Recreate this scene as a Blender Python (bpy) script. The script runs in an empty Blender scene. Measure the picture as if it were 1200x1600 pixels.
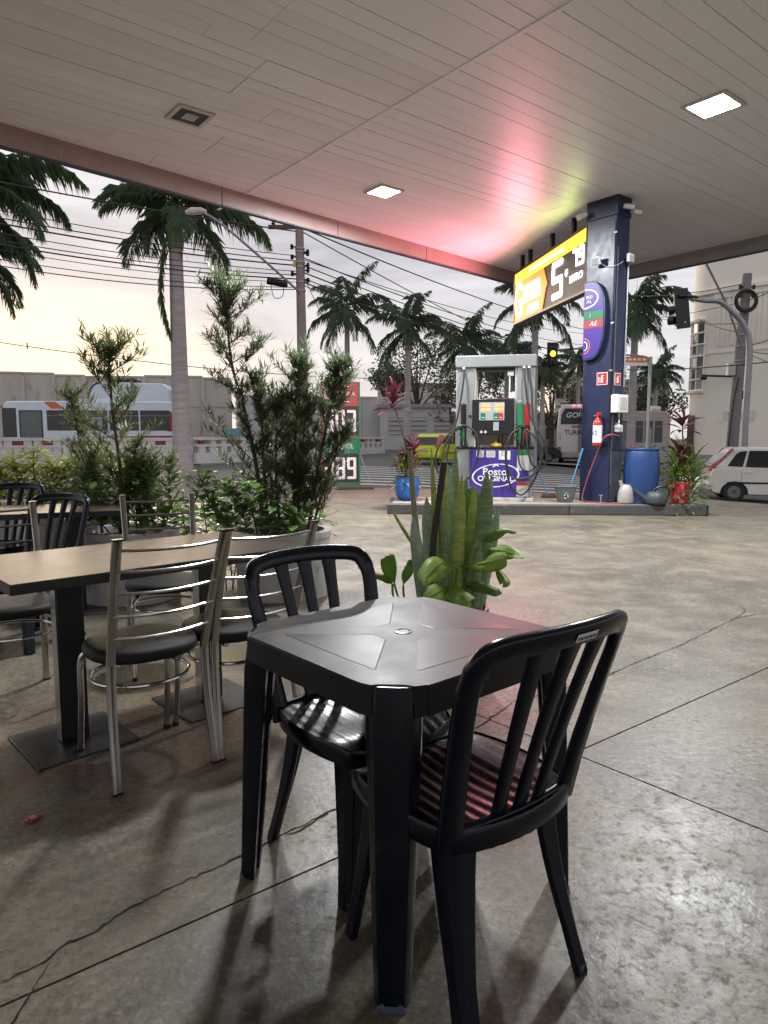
import bpy, math, random
from mathutils import Vector, Matrix
random.seed(7)
SC = bpy.context.scene
COL = SC.collection
PI = math.pi
def R(a): return math.radians(a)
# ---------------------------------------------------------------- camera
CAM_H, F_PX = 1.25, 1080.0
PITCH = math.atan(117 / F_PX)
cam_d = bpy.data.cameras.new('camera'); cam = bpy.data.objects.new('camera', cam_d); COL.objects.link(cam)
cam.location = (0, 0, CAM_H); cam.rotation_euler = (PI / 2 - PITCH, 0, 0)
cam_d.sensor_width = 36; cam_d.lens = 36 * F_PX / 1600; cam_d.clip_start = .05; cam_d.clip_end = 2000
cam_d.dof.use_dof = False
SC.camera = cam
# ---------------------------------------------------------------- sky, sun, exposure
SUN_AZ, SUN_EL = -26.0, 7.0          # degrees to the left of +Y, above the horizon
sdir = Vector((math.sin(R(SUN_AZ)) * math.cos(R(SUN_EL)), math.cos(R(SUN_AZ)) * math.cos(R(SUN_EL)), math.sin(R(SUN_EL))))
W = bpy.data.worlds.new('World'); SC.world = W; W.use_nodes = True
def build_world():
    nt = W.node_tree; N = nt.nodes; L = nt.links; N.clear()
    out = N.new('ShaderNodeOutputWorld')
    sky = N.new('ShaderNodeTexSky'); sky.sky_type = 'NISHITA'; sky.sun_disc = False
    sky.sun_elevation = R(SUN_EL); sky.sun_rotation = R(SUN_AZ); sky.dust_density = 1.0; sky.air_density = 1.2
    b1 = N.new('ShaderNodeBackground'); b1.inputs['Strength'].default_value = .05
    L.new(sky.outputs[0], b1.inputs[0])
    tc = N.new('ShaderNodeTexCoord')
    sep = N.new('ShaderNodeSeparateXYZ'); L.new(tc.outputs['Generated'], sep.inputs[0])
    # stretched cloud streaks
    mp = N.new('ShaderNodeMapping'); mp.inputs['Scale'].default_value = (1.3, 1.3, 9.0); L.new(tc.outputs['Generated'], mp.inputs[0])
    nz = N.new('ShaderNodeTexNoise'); nz.inputs['Scale'].default_value = 1.7; nz.inputs['Detail'].default_value = 6; nz.inputs['Roughness'].default_value = .55
    nz.inputs['Distortion'].default_value = .6
    L.new(mp.outputs[0], nz.inputs['Vector'])
    def math_(op, a, b=None, clamp=False):
        m = N.new('ShaderNodeMath'); m.operation = op; m.use_clamp = clamp
        for i, v in enumerate((a, b)):
            if v is None: continue
            if isinstance(v, (int, float)): m.inputs[i].default_value = v
            else: L.new(v, m.inputs[i])
        return m.outputs[0]
    # glow round the hidden sun, flattened along the horizon
    vm = N.new('ShaderNodeVectorMath'); vm.operation = 'SUBTRACT'; L.new(tc.outputs['Generated'], vm.inputs[0]); vm.inputs[1].default_value = sdir
    sc_ = N.new('ShaderNodeVectorMath'); sc_.operation = 'MULTIPLY'; L.new(vm.outputs[0], sc_.inputs[0]); sc_.inputs[1].default_value = (1.0, 1.0, 3.4)
    ln = N.new('ShaderNodeVectorMath'); ln.operation = 'LENGTH'; L.new(sc_.outputs[0], ln.inputs[0])
    d = ln.outputs['Value']
    g1 = math_('POWER', 2.718, math_('MULTIPLY', math_('MULTIPLY', d, d), -38.0))      # core
    g2 = math_('POWER', 2.718, math_('MULTIPLY', d, -4.4))                              # wide
    nzc = math_('MULTIPLY', math_('SUBTRACT', nz.outputs[0], .5), 2.0)
    def mix(f, a, b):
        m = N.new('ShaderNodeMix'); m.data_type = 'RGBA'
        if isinstance(f, (int, float)): m.inputs[0].default_value = f
        else: L.new(f, m.inputs[0])
        for k, v in ((6, a), (7, b)):
            if isinstance(v, tuple): m.inputs[k].default_value = (*v, 1)
            else: L.new(v, m.inputs[k])
        return m.outputs[2]
    base = mix(math_('ADD', math_('MULTIPLY', nzc, 1.6), .5, True), (.108, .105, .120), (.195, .192, .204))
    # the low band of sky is warmer than the cloud deck above it
    low = math_('POWER', 2.718, math_('MULTIPLY', math_('ABSOLUTE', sep.outputs[2]), -7.0))
    base = mix(math_('MULTIPLY', low, .55), base, (.182, .174, .171))
    warm = mix(math_('ADD', math_('MULTIPLY', g2, .8), math_('MULTIPLY', nzc, .25), True), base, (.205, .170, .153))
    col = mix(math_('MULTIPLY', g1, math_('ADD', .85, math_('MULTIPLY', nzc, .9)), True), warm, (.325, .262, .180))
    b2 = N.new('ShaderNodeBackground'); b2.inputs['Strength'].default_value = 1.0; L.new(col, b2.inputs[0])
    mx = N.new('ShaderNodeMixShader'); mx.inputs[0].default_value = .965
    L.new(b1.outputs[0], mx.inputs[1]); L.new(b2.outputs[0], mx.inputs[2]); L.new(mx.outputs[0], out.inputs[0])
build_world()
sun_d = bpy.data.lights.new('sun', 'SUN'); sun_d.energy = .5; sun_d.angle = R(25); sun_d.color = (1, .80, .58)
sun = bpy.data.objects.new('sun', sun_d); COL.objects.link(sun); sun.rotation_euler = (-sdir).to_track_quat('-Z', 'Y').to_euler(); sun.location = (-20, 40, 30)
SC.view_settings.view_transform = 'Standard'; SC.view_settings.look = 'None'; SC.view_settings.gamma = 1
SC.view_settings.use_curve_mapping = False; SC.view_settings.exposure = 2.3
SC.cycles.max_bounces = 8; SC.cycles.transparent_max_bounces = 12; SC.cycles.use_denoising = True
SC.cycles.sample_clamp_indirect = 4.0
# ---------------------------------------------------------------- survey helpers: where a seen point stands in the world
_c, _s = math.cos(PITCH), math.sin(PITCH)
def _ray(u, v):
    x = (u - 600) / F_PX; y = (800 - v) / F_PX
    return Vector((x, _c + y * _s, -_s + y * _c))
def gp(u, v, z=0.0):
    r = _ray(u, v); t = (z - CAM_H) / r.z
    return Vector((r.x * t, r.y * t, z))
def at(u, v, d):
    r = _ray(u, v); t = d / r.y
    return Vector((r.x * t, d, CAM_H + r.z * t))
def head(deg): return Vector((math.sin(R(deg)), math.cos(R(deg)), 0))
A_DIR, B_DIR = head(51.5), head(-38.5)           # the two axes of the canopy and of the floor joints
def face(deg): return PI - R(deg)                 # z rotation that turns a thing's front (-y) to this heading
# ---------------------------------------------------------------- mesh builder
class MB:
    def __init__(s): s.v = []; s.f = []; s.m = []; s.k = 0
    def add(s, vs, fs):
        o = len(s.v); s.v += [tuple(p) for p in vs]
        for q in fs: s.f.append([i + o for i in q]); s.m.append(s.k)
        return s
    def box(s, c, d, rz=0, M=None):
        hx, hy, hz = d[0] / 2, d[1] / 2, d[2] / 2
        vs = [Vector((x, y, z)) for z in (-hz, hz) for x, y in ((-hx, -hy), (hx, -hy), (hx, hy), (-hx, hy))]
        if rz: vs = [Matrix.Rotation(rz, 3, 'Z') @ p for p in vs]
        if M is not None: vs = [M @ p for p in vs]
        vs = [p + Vector(c) for p in vs]
        return s.add(vs, [(3, 2, 1, 0), (4, 5, 6, 7), (0, 1, 5, 4), (1, 2, 6, 5), (2, 3, 7, 6), (3, 0, 4, 7)])
    def b2(s, x0, x1, y0, y1, z0, z1): return s.box(((x0 + x1) / 2, (y0 + y1) / 2, (z0 + z1) / 2), (x1 - x0, y1 - y0, z1 - z0))
    def prism(s, poly, z0, z1, fn=None):
        n = len(poly); vs = [Vector((x, y, z)) for z in (z0, z1) for x, y in poly]
        if fn: vs = [fn(p) for p in vs]
        return s.add(vs, [tuple(range(n - 1, -1, -1)), tuple(range(n, 2 * n))] + [(i, (i + 1) % n, n + (i + 1) % n, n + i) for i in range(n)])
    def side(s, poly, y0, y1):           # polygon in the xz plane, thick along y (front at y0)
        n = len(poly); vs = [Vector((x, y, z)) for y in (y0, y1) for x, z in poly]
        return s.add(vs, [tuple(range(n)), tuple(range(2 * n - 1, n - 1, -1))] + [((i + 1) % n, i, n + i, n + (i + 1) % n) for i in range(n)])
    def loft(s, rings, cap=True):
        n = len(rings[0]); o = [p for r in rings for p in r]; fs = []
        for k in range(len(rings) - 1):
            for i in range(n):
                j = (i + 1) % n; fs.append((k * n + i, k * n + j, (k + 1) * n + j, (k + 1) * n + i))
        if cap: fs += [tuple(range(n - 1, -1, -1)), tuple(range((len(rings) - 1) * n, len(rings) * n))]
        return s.add(o, fs)
    def tube(s, pts, r, n=8, cap=True):
        pts = [Vector(p) for p in pts]
        if isinstance(r, (int, float)): r = [r] * len(pts)
        rings = []; up = None
        for i, p in enumerate(pts):
            t = (pts[min(i + 1, len(pts) - 1)] - pts[max(i - 1, 0)]).normalized()
            if up is None: up = t.orthogonal().normalized()
            up = (up - t * up.dot(t)).normalized(); w = t.cross(up)
            rings.append([p + (up * math.cos(2 * PI * k / n) + w * math.sin(2 * PI * k / n)) * r[i] for k in range(n)])
        return s.loft(rings, cap)
    def sweep(s, pts, ws, ts, nrm):      # rectangular bar: width ws across, thickness ts along the given normal
        pts = [Vector(p) for p in pts]; rings = []
        for i, p in enumerate(pts):
            t = (pts[min(i + 1, len(pts) - 1)] - pts[max(i - 1, 0)]).normalized()
            nn = Vector(nrm[i] if isinstance(nrm, list) else nrm); nn = (nn - t * nn.dot(t)).normalized(); w = t.cross(nn)
            a = (ws[i] if isinstance(ws, list) else ws) / 2; b = (ts[i] if isinstance(ts, list) else ts) / 2
            c = min(a, b) * .45
            rings.append([p + w * x + nn * y for x, y in ((a - c, b), (a, b - c), (a, c - b), (a - c, -b), (c - a, -b), (-a, c - b), (-a, b - c), (c - a, b))])
        return s.loft(rings)
    def lathe(s, prof, n=24, c=(0, 0, 0), M=None, cap=True):
        vs = []; fs = []; m = len(prof)
        for r, z in prof:
            for k in range(n):
                p = Vector((r * math.cos(2 * PI * k / n), r * math.sin(2 * PI * k / n), z)); vs.append((M @ p if M is not None else p) + Vector(c))
        for i in range(m - 1):
            for k in range(n):
                j = (k + 1) % n; fs.append((i * n + k, i * n + j, (i + 1) * n + j, (i + 1) * n + k))
        if cap and prof[0][0] > 1e-6: fs.append(tuple(range(n - 1, -1, -1)))
        if cap and prof[-1][0] > 1e-6: fs.append(tuple(range((m - 1) * n, m * n)))
        return s.add(vs, fs)
    def grid(s, fn, nu, nv):
        vs = [fn(i / nu, j / nv) for j in range(nv + 1) for i in range(nu + 1)]
        return s.add(vs, [(j * (nu + 1) + i, j * (nu + 1) + i + 1, (j + 1) * (nu + 1) + i + 1, (j + 1) * (nu + 1) + i) for j in range(nv) for i in range(nu)])
    def leaf(s, base, d, up, L, Wd, n=5, fold=.25, droop=.3, pk=.45, twist=0):
        d = Vector(d).normalized(); up = Vector(up); up = (up - d * up.dot(d)).normalized(); rows = []; p = Vector(base); st = L / n
        side = d.cross(up)
        for i in range(n + 1):
            t = i / n
            w = Wd * (math.sin(PI * min(1, t / (2 * pk))) if t < pk else math.cos(PI / 2 * (t - pk) / (1 - pk)) ** .8) / 2
            w = max(w, Wd * .04)
            rows += [p - side * w + up * w * fold * 2, p.copy(), p + side * w + up * w * fold * 2]
            M3 = Matrix.Rotation(-droop / n, 3, side); d = M3 @ d; up = M3 @ up
            if twist: M4 = Matrix.Rotation(twist / n, 3, d); up = M4 @ up; side = M4 @ side
            p = p + d * st
        fs = []
        for i in range(n):
            a = i * 3
            fs += [(a, a + 1, a + 4, a + 3), (a + 1, a + 2, a + 5, a + 4)]
        return s.add(rows, fs)
    def blade(s, base, d, side, L, Wd, up=(0, 0, 1), bend=0.0):   # a narrow two-triangle leaf
        d = Vector(d); side = Vector(side) * Wd / 2; m = Vector(base) + d * L * .45 + Vector(up) * bend * .3; t = Vector(base) + d * L + Vector(up) * bend
        return s.add([base, m - side, t, m + side], [(0, 1, 2), (0, 2, 3)])
    def mesh(s, name, mats, smooth=True, ang=35):
        me = bpy.data.meshes.new(name); me.from_pydata(s.v, [], s.f)
        for m in (mats if isinstance(mats, (list, tuple)) else [mats]): me.materials.append(m)
        if max(s.m or [0]): me.polygons.foreach_set('material_index', s.m)
        if smooth:
            me.polygons.foreach_set('use_smooth', [True] * len(s.f)); me.set_sharp_from_angle(angle=R(ang))
        me.update(); return me
    def build(s, name, mats, parent=None, bevel=0, seg=2, smooth=True, ang=35, kind=None):
        return put(name, s.mesh(name, mats, smooth, ang), parent, bevel, seg, kind)
def put(name, me, parent=None, bevel=0, seg=2, kind=None):
    o = bpy.data.objects.new(name, me); COL.objects.link(o)
    if parent is not None: o.parent = parent
    if bevel:
        b = o.modifiers.new('bevel', 'BEVEL'); b.width = bevel; b.segments = seg; b.limit_method = 'ANGLE'; b.angle_limit = R(35)
        b.harden_normals = False
    if kind: o['kind'] = kind
    return o
def thing(name, label, cat, loc=(0, 0, 0), rz=0, group=None):
    o = bpy.data.objects.new(name, None); COL.objects.link(o); o.location = loc; o.rotation_euler = (0, 0, rz); o.empty_display_size = .1
    return tag(o, label, cat, group)
def tag(o, label, cat, group=None):
    o['label'] = label; o['category'] = cat
    if group: o['group'] = group
    return o
def copy_tree(o, parent=None):
    c = o.copy(); COL.objects.link(c)
    if parent is not None: c.parent = parent; c.matrix_parent_inverse = o.matrix_parent_inverse.copy()
    for ch in [x for x in COL.objects if x.parent == o]: copy_tree(ch, c)
    return c
def dup(o, label, loc, rz, group=None):
    c = copy_tree(o); c.location = loc; c.rotation_euler = (0, 0, rz); c['label'] = label
    if group: c['group'] = group
    return c
def text_mesh(txt, size, mat, width=None, extrude=.002, offset=0, shear=0, align='CENTER'):
    cu = bpy.data.curves.new('lettering', 'FONT'); cu.body = txt; cu.size = size; cu.extrude = extrude; cu.offset = offset; cu.shear = shear
    cu.align_x = align; cu.align_y = 'CENTER'; cu.resolution_u = 3
    o = bpy.data.objects.new('lettering', cu); COL.objects.link(o)
    bpy.context.view_layer.update()
    me = bpy.data.meshes.new_from_object(o.evaluated_get(bpy.context.evaluated_depsgraph_get()))
    bpy.data.objects.remove(o); me.name = 'lettering'
    xs = [v.co.x for v in me.vertices]
    if width and xs:
        k = width / (max(xs) - min(xs)); c0 = (max(xs) + min(xs)) / 2 if align == 'CENTER' else 0
        for v in me.vertices: v.co.x = (v.co.x - c0) * k
    me.materials.clear(); me.materials.append(mat)
    return me
def letter(txt, size, mat, parent, x, z, y=0.0, width=None, name='lettering', rot=0, **kw):
    """lettering that faces -y of its parent, centred on (x, z) and standing a hair in front of y"""
    me = text_mesh(txt, size, mat, width, **kw)
    T = Matrix.Translation((x, y - .003, z)) @ Matrix.Rotation(rot, 4, 'Y') @ Matrix(((1, 0, 0, 0), (0, 0, -1, 0), (0, 1, 0, 0), (0, 0, 0, 1)))
    me.transform(T); return put(name, me, parent)
SEG = {'0': 'abcdef', '1': 'bc', '2': 'abged', '3': 'abgcd', '4': 'fgbc', '5': 'afgcd', '6': 'afgedc', '7': 'abc', '8': 'abcdefg', '9': 'abfgcd'}
def seven(mb, ch, x, z, w, h, t, y):
    """one seven-segment digit as raised bars; (x, z) is its lower left corner"""
    g = t * .12; hh = h / 2
    bars = {'a': (x + g, x + w - g, z + h - t, z + h), 'd': (x + g, x + w - g, z, z + t), 'g': (x + g, x + w - g, z + hh - t / 2, z + hh + t / 2),
            'f': (x, x + t, z + hh + g, z + h - g), 'b': (x + w - t, x + w, z + hh + g, z + h - g), 'e': (x, x + t, z + g, z + hh - g), 'c': (x + w - t, x + w, z + g, z + hh - g)}
    for k in SEG[ch]:
        a, b, c, d = bars[k]; e = .2 * t
        mb.side([(a + e, c), (b - e, c), (b, c + e), (b, d - e), (b - e, d), (a + e, d), (a, d - e), (a, c + e)], y - .004 - .0004 * ord(k) % 7 * .1, y)
def clip(poly, p, n):
    """keep the part of a polygon on the side n points to"""
    out = []
    for i in range(len(poly)):
        a, b = poly[i], poly[(i + 1) % len(poly)]
        da = (a[0] - p[0]) * n[0] + (a[1] - p[1]) * n[1]; db = (b[0] - p[0]) * n[0] + (b[1] - p[1]) * n[1]
        if da >= 0: out.append(a)
        if (da >= 0) != (db >= 0):
            t = da / (da - db); out.append((a[0] + (b[0] - a[0]) * t, a[1] + (b[1] - a[1]) * t))
    return out
def curve(pts, n=8):
    """smooth path through the points (Catmull-Rom)"""
    P = [Vector(p) for p in pts]; P = [P[0] * 2 - P[1]] + P + [P[-1] * 2 - P[-2]]; out = []
    for i in range(1, len(P) - 2):
        for k in range(n):
            t = k / n; a, b, c, d = P[i - 1], P[i], P[i + 1], P[i + 2]
            out.append(.5 * ((2 * b) + (c - a) * t + (2 * a - 5 * b + 4 * c - d) * t * t + (3 * b - a - 3 * c + d) * t ** 3))
    out.append(P[-2]); return out
def sag(a, b, s, n=14):
    a, b = Vector(a), Vector(b)
    return [a.lerp(b, i / n) - Vector((0, 0, s * 4 * (i / n) * (1 - i / n))) for i in range(n + 1)]
# ---------------------------------------------------------------- materials
def mat(name, col, rough=.5, metal=0, col2=None, scale=8, detail=5, var=.5, bump=0, bscale=None, stretch=None, rvar=0, spec=.5, coat=0, emit=None, estr=0,
        rand=0, transl=0, space='Object', col3=None, scale3=1.5, thr3=.55):
    m = bpy.data.materials.new(name); m.use_nodes = True; nt = m.node_tree; N = nt.nodes; L = nt.links
    b = N['Principled BSDF']
    b.inputs['Base Color'].default_value = (*col, 1); b.inputs['Roughness'].default_value = rough; b.inputs['Metallic'].default_value = metal
    b.inputs['Specular IOR Level'].default_value = spec; b.inputs['Coat Weight'].default_value = coat; b.inputs['Coat Roughness'].default_value = .08
    if emit: b.inputs['Emission Color'].default_value = (*emit, 1); b.inputs['Emission Strength'].default_value = estr
    tc = N.new('ShaderNodeTexCoord'); src = tc.outputs[space]
    if stretch:
        mp = N.new('ShaderNodeMapping'); mp.inputs['Scale'].default_value = stretch; L.new(src, mp.inputs[0]); src = mp.outputs[0]
    def noise(sc, dt=detail):
        n = N.new('ShaderNodeTexNoise'); n.inputs['Scale'].default_value = sc; n.inputs['Detail'].default_value = dt; n.inputs['Roughness'].default_value = .6
        L.new(src, n.inputs['Vector']); return n.outputs[0]
    def ramp(v, a, c):
        r = N.new('ShaderNodeMapRange'); r.inputs[1].default_value = a; r.inputs[2].default_value = c; L.new(v, r.inputs[0]); return r.outputs[0]
    def mix(f, a, c):
        x = N.new('ShaderNodeMix'); x.data_type = 'RGBA'; L.new(f, x.inputs[0])
        for k, q in ((6, a), (7, c)):
            if isinstance(q, tuple): x.inputs[k].default_value = (*q, 1)
            else: L.new(q, x.inputs[k])
        return x.outputs[2]
    cur = None
    if col2 is None and var: col2 = tuple(c * (1 - .35 * var) for c in col)
    if col2:
        nz = noise(scale); cur = mix(ramp(nz, .5 - .25, .5 + .25), col, col2)
        if rvar:
            rr = N.new('ShaderNodeMapRange'); rr.inputs[1].default_value = .3; rr.inputs[2].default_value = .7
            rr.inputs[3].default_value = rough - rvar; rr.inputs[4].default_value = rough + rvar; L.new(noise(scale * 1.7), rr.inputs[0]); L.new(rr.outputs[0], b.inputs['Roughness'])
    if col3: cur = mix(ramp(noise(scale3, 8), thr3, thr3 + .14), cur or col, col3)
    if rand:
        oi = N.new('ShaderNodeObjectInfo'); hs = N.new('ShaderNodeHueSaturation')
        r = N.new('ShaderNodeMapRange'); r.inputs[3].default_value = 1 - rand; r.inputs[4].default_value = 1 + rand; L.new(oi.outputs['Random'], r.inputs[0])
        L.new(r.outputs[0], hs.inputs['Value'])
        if cur is not None: L.new(cur, hs.inputs['Color'])
        else: hs.inputs['Color'].default_value = (*col, 1)
        cur = hs.outputs[0]
    if cur is not None: L.new(cur, b.inputs['Base Color'])
    if bump:
        bp = N.new('ShaderNodeBump'); bp.inputs['Strength'].default_value = min(1, bump); bp.inputs['Distance'].default_value = .01
        L.new(noise(bscale or scale * 4, 4), bp.inputs['Height']); L.new(bp.outputs[0], b.inputs['Normal'])
    if transl:
        t = N.new('ShaderNodeBsdfTranslucent'); mx = N.new('ShaderNodeMixShader'); mx.inputs[0].default_value = transl
        if cur is not None: L.new(cur, t.inputs[0])
        else: t.inputs[0].default_value = (*col, 1)
        L.new(b.outputs[0], mx.inputs[1]); L.new(t.outputs[0], mx.inputs[2]); L.new(mx.outputs[0], N['Material Output'].inputs[0])
    return m
def emis(name, col, s):
    m = bpy.data.materials.new(name); m.use_nodes = True; nt = m.node_tree; b = nt.nodes['Principled BSDF']
    b.inputs['Base Color'].default_value = (*[c * .3 for c in col], 1); b.inputs['Emission Color'].default_value = (*col, 1); b.inputs['Emission Strength'].default_value = s
    return m
def concrete_floor():
    m = bpy.data.materials.new('worn_polished_concrete'); m.use_nodes = True; nt = m.node_tree; N = nt.nodes; L = nt.links; b = N['Principled BSDF']
    tc = N.new('ShaderNodeTexCoord'); src = tc.outputs['Object']
    def noise(sc, dt=6, ro=.6, dist=0):
        n = N.new('ShaderNodeTexNoise'); n.inputs['Scale'].default_value = sc; n.inputs['Detail'].default_value = dt; n.inputs['Roughness'].default_value = ro; n.inputs['Distortion'].default_value = dist
        L.new(src, n.inputs['Vector']); return n.outputs[0]
    def ramp(v, a, c, lo=0, hi=1):
        r = N.new('ShaderNodeMapRange'); r.inputs[1].default_value = a; r.inputs[2].default_value = c; r.inputs[3].default_value = lo; r.inputs[4].default_value = hi; L.new(v, r.inputs[0]); return r.outputs[0]
    def mix(f, a, c, mode='MIX'):
        x = N.new('ShaderNodeMix'); x.data_type = 'RGBA'; x.blend_type = mode
        if isinstance(f, (int, float)): x.inputs[0].default_value = f
        else: L.new(f, x.inputs[0])
        for k, q in ((6, a), (7, c)):
            if isinstance(q, tuple): x.inputs[k].default_value = (*q, 1)
            else: L.new(q, x.inputs[k])
        return x.outputs[2]
    def mul(a, c):
        x = N.new('ShaderNodeMath'); x.operation = 'MULTIPLY'
        for i, q in enumerate((a, c)):
            if isinstance(q, (int, float)): x.inputs[i].default_value = q
            else: L.new(q, x.inputs[i])
        return x.outputs[0]
    big = noise(.55, 5, .6, .4); mid = noise(3.2, 8, .68); fine = noise(26, 7, .8); grit = noise(150, 3, .8)
    c = mix(ramp(big, .40, .58), (.172, .148, .106), (.112, .097, .072))
    c = mix(mul(ramp(mid, .45, .64), .6), c, (.245, .215, .158))             # pale worn cement skin
    c = mix(mul(ramp(noise(1.3, 7, .7, .8), .47, .62), .8), c, (.085, .074, .06))   # trodden, oily patches
    c = mix(mul(ramp(fine, .49, .62), .78), c, (.07, .06, .048))             # exposed aggregate
    c = mix(mul(ramp(grit, .56, .7), .5), c, (.34, .305, .22))
    pit = noise(48, 2.5, .55, .6); pit2 = noise(17, 3, .6, .5); zone = ramp(noise(.9, 4, .6), .40, .60, .25, 1)
    c = mix(mul(mul(ramp(pit, .43, .36), zone), .85), c, (.060, .052, .042))
    c = mix(mul(mul(ramp(pit2, .40, .33), zone), .55), c, (.085, .074, .06))
    c = mix(mul(mul(ramp(pit, .56, .66), zone), .6), c, (.33, .295, .215))
    # rust stains under the wood tables
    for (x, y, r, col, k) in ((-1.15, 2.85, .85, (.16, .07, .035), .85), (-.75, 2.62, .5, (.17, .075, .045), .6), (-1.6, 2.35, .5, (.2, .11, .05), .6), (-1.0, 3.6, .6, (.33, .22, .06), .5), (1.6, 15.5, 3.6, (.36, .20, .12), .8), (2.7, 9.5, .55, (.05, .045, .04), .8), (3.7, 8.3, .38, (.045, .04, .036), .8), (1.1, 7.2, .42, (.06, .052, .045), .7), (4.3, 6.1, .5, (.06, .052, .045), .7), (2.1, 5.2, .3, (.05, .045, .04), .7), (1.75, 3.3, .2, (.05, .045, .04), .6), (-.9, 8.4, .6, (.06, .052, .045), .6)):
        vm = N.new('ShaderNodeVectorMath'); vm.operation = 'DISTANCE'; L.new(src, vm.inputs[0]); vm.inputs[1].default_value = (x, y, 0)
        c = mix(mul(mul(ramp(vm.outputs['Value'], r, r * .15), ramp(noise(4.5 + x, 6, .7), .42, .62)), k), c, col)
    L.new(c, b.inputs['Base Color'])
    rg = N.new('ShaderNodeMath'); rg.operation = 'ADD'; L.new(ramp(mid, .35, .65, .34, .52), rg.inputs[0]); L.new(ramp(fine, .5, .65, -.04, .18), rg.inputs[1])
    L.new(rg.outputs[0], b.inputs['Roughness']); b.inputs['Specular IOR Level'].default_value = .5
    bp = N.new('ShaderNodeBump'); bp.inputs['Strength'].default_value = .13; bp.inputs['Distance'].default_value = .006
    hh = N.new('ShaderNodeMath'); hh.operation = 'ADD'; L.new(pit, hh.inputs[0]); L.new(mul(mid, 1.2), hh.inputs[1]); L.new(hh.outputs[0], bp.inputs['Height']); L.new(bp.outputs[0], b.inputs['Normal'])
    return m
M = {}
M['floor'] = concrete_floor()
M['joint'] = mat('joint_bed', (.015, .013, .012), .9)
M['crack'] = mat('crack_dark', (.012, .010, .009), .95)
M['asphalt'] = mat('asphalt', (.085, .085, .09), .75, col2=(.06, .06, .064), scale=1.3, bump=.3, bscale=60)
M['ground'] = mat('ground', (.16, .14, .12), .9, col2=(.10, .10, .07), scale=.3)
M['paving'] = mat('paving', (.34, .27, .23), .8, col2=(.25, .2, .18), scale=2, bump=.2)
M['kerbstone'] = mat('kerb_concrete', (.38, .36, .33), .8, col2=(.25, .24, .22), scale=4)
M['roadpaint'] = mat('road_paint', (.62, .62, .60), .7, col2=(.40, .40, .40), scale=3, col3=(.2, .2, .2), scale3=5, thr3=.58)
M['plank'] = mat('ceiling_pvc', (.80, .785, .79), .40, col2=(.785, .77, .775), scale=.6, stretch=(.35, .35, .35), rand=.022, bump=.05, bscale=16, rvar=.03)
M['plank_old'] = mat('ceiling_pvc_greyer', (.76, .75, .76), .40, col2=(.735, .72, .73), scale=.6, rand=.02, bump=.05, bscale=16, rvar=.03)
M['fascia'] = mat('fascia_pink_lit', (.33, .235, .22), .45, col2=(.26, .18, .165), scale=1.5, col3=(.22, .14, .12), scale3=3, thr3=.60, rvar=.1)  # dusty tone, with the sign's pink light put into the left fascia's colour
M['fascia_grey'] = mat('fascia_grey', (.30, .285, .27), .5, col2=(.24, .22, .21), scale=1.5)
M['kerbyellow'] = mat('yellow_kerb_paint', (.55, .42, .05), .7, col2=(.38, .32, .12), scale=3)
M['roofmetal'] = mat('roof_metal', (.3, .3, .3), .6)
M['navy'] = mat('column_navy_paint', (.010, .016, .048), .36, col2=(.014, .02, .052), scale=3, bump=.08, bscale=30, col3=(.03, .034, .055), scale3=5, thr3=.62, rvar=.08)
M['navy_low'] = mat('column_scuffed', (.07, .075, .08), .6, col2=(.03, .035, .055), scale=4)
M['island'] = mat('island_edge', (.045, .045, .05), .55, col2=(.085, .08, .075), scale=3, col3=(.16, .14, .12), scale3=4, thr3=.62)
M['islandtop'] = mat('island_top', (.30, .25, .21), .6, col2=(.22, .18, .155), scale=3)
M['black'] = mat('black_plastic', (.008, .008, .009), .35, var=0)
M['rubber'] = mat('rubber', (.012, .012, .012), .6, var=0)
M['plastic'] = mat('navy_black_plastic', (.0025, .0045, .011), .24, col2=(.004, .0065, .014), scale=5, bump=.05, bscale=25, rvar=.06, spec=.32, col3=(.010, .011, .014), scale3=9, thr3=.56)
M['plastic_top'] = mat('worn_table_plastic', (.016, .015, .016), .42, col2=(.024, .022, .022), scale=5, bump=.04, bscale=45, rvar=.06, spec=.2)
M['plastic_gloss'] = mat('worn_table_plastic_glossy', (.015, .014, .015), .36, col2=(.023, .021, .021), scale=3, bump=.02, bscale=45, rvar=.06, spec=.2)
M['pad'] = mat('foot_pad_grey', (.07, .09, .13), .45)
M['chrome'] = mat('brushed_chrome', (.60, .59, .57), .17, 1, col2=(.43, .42, .40), scale=7, rvar=.07, bump=.04, bscale=50)
M['vinyl'] = mat('black_vinyl', (.010, .010, .012), .5, col2=(.018, .018, .02), scale=8, bump=.25, bscale=180, spec=.2)
M['wood'] = mat('wood_laminate', (.070, .054, .043), .40, col2=(.040, .031, .026), scale=5, stretch=(1.2, 14, 14), rvar=.05, bump=.03, spec=.04)
M['tableedge'] = mat('table_edge_black', (.012, .012, .013), .4)
M['steelblk'] = mat('black_powder_coat', (.010, .010, .012), .42, bump=.05, bscale=60)
M['baseplate'] = mat('base_plate', (.022, .022, .024), .40, col2=(.045, .042, .04), scale=6, rvar=.1)
M['planter'] = mat('planter_whitewash', (.52, .51, .49), .8, col2=(.33, .32, .31), scale=4, bump=.4, bscale=14, col3=(.24, .25, .24), scale3=6, thr3=.56)
M['soil'] = mat('soil', (.05, .032, .022), .95, scale=20)
M['white'] = mat('white_paint', (.72, .72, .70), .4, col2=(.6, .6, .58), scale=3)
M['offwhite'] = mat('offwhite', (.62, .60, .55), .5, col2=(.5, .48, .44), scale=3)
M['grey'] = mat('pump_grey', (.205, .215, .215), .42, col2=(.165, .172, .172), scale=2.5, col3=(.12, .115, .11), scale3=4, thr3=.62)
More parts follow.
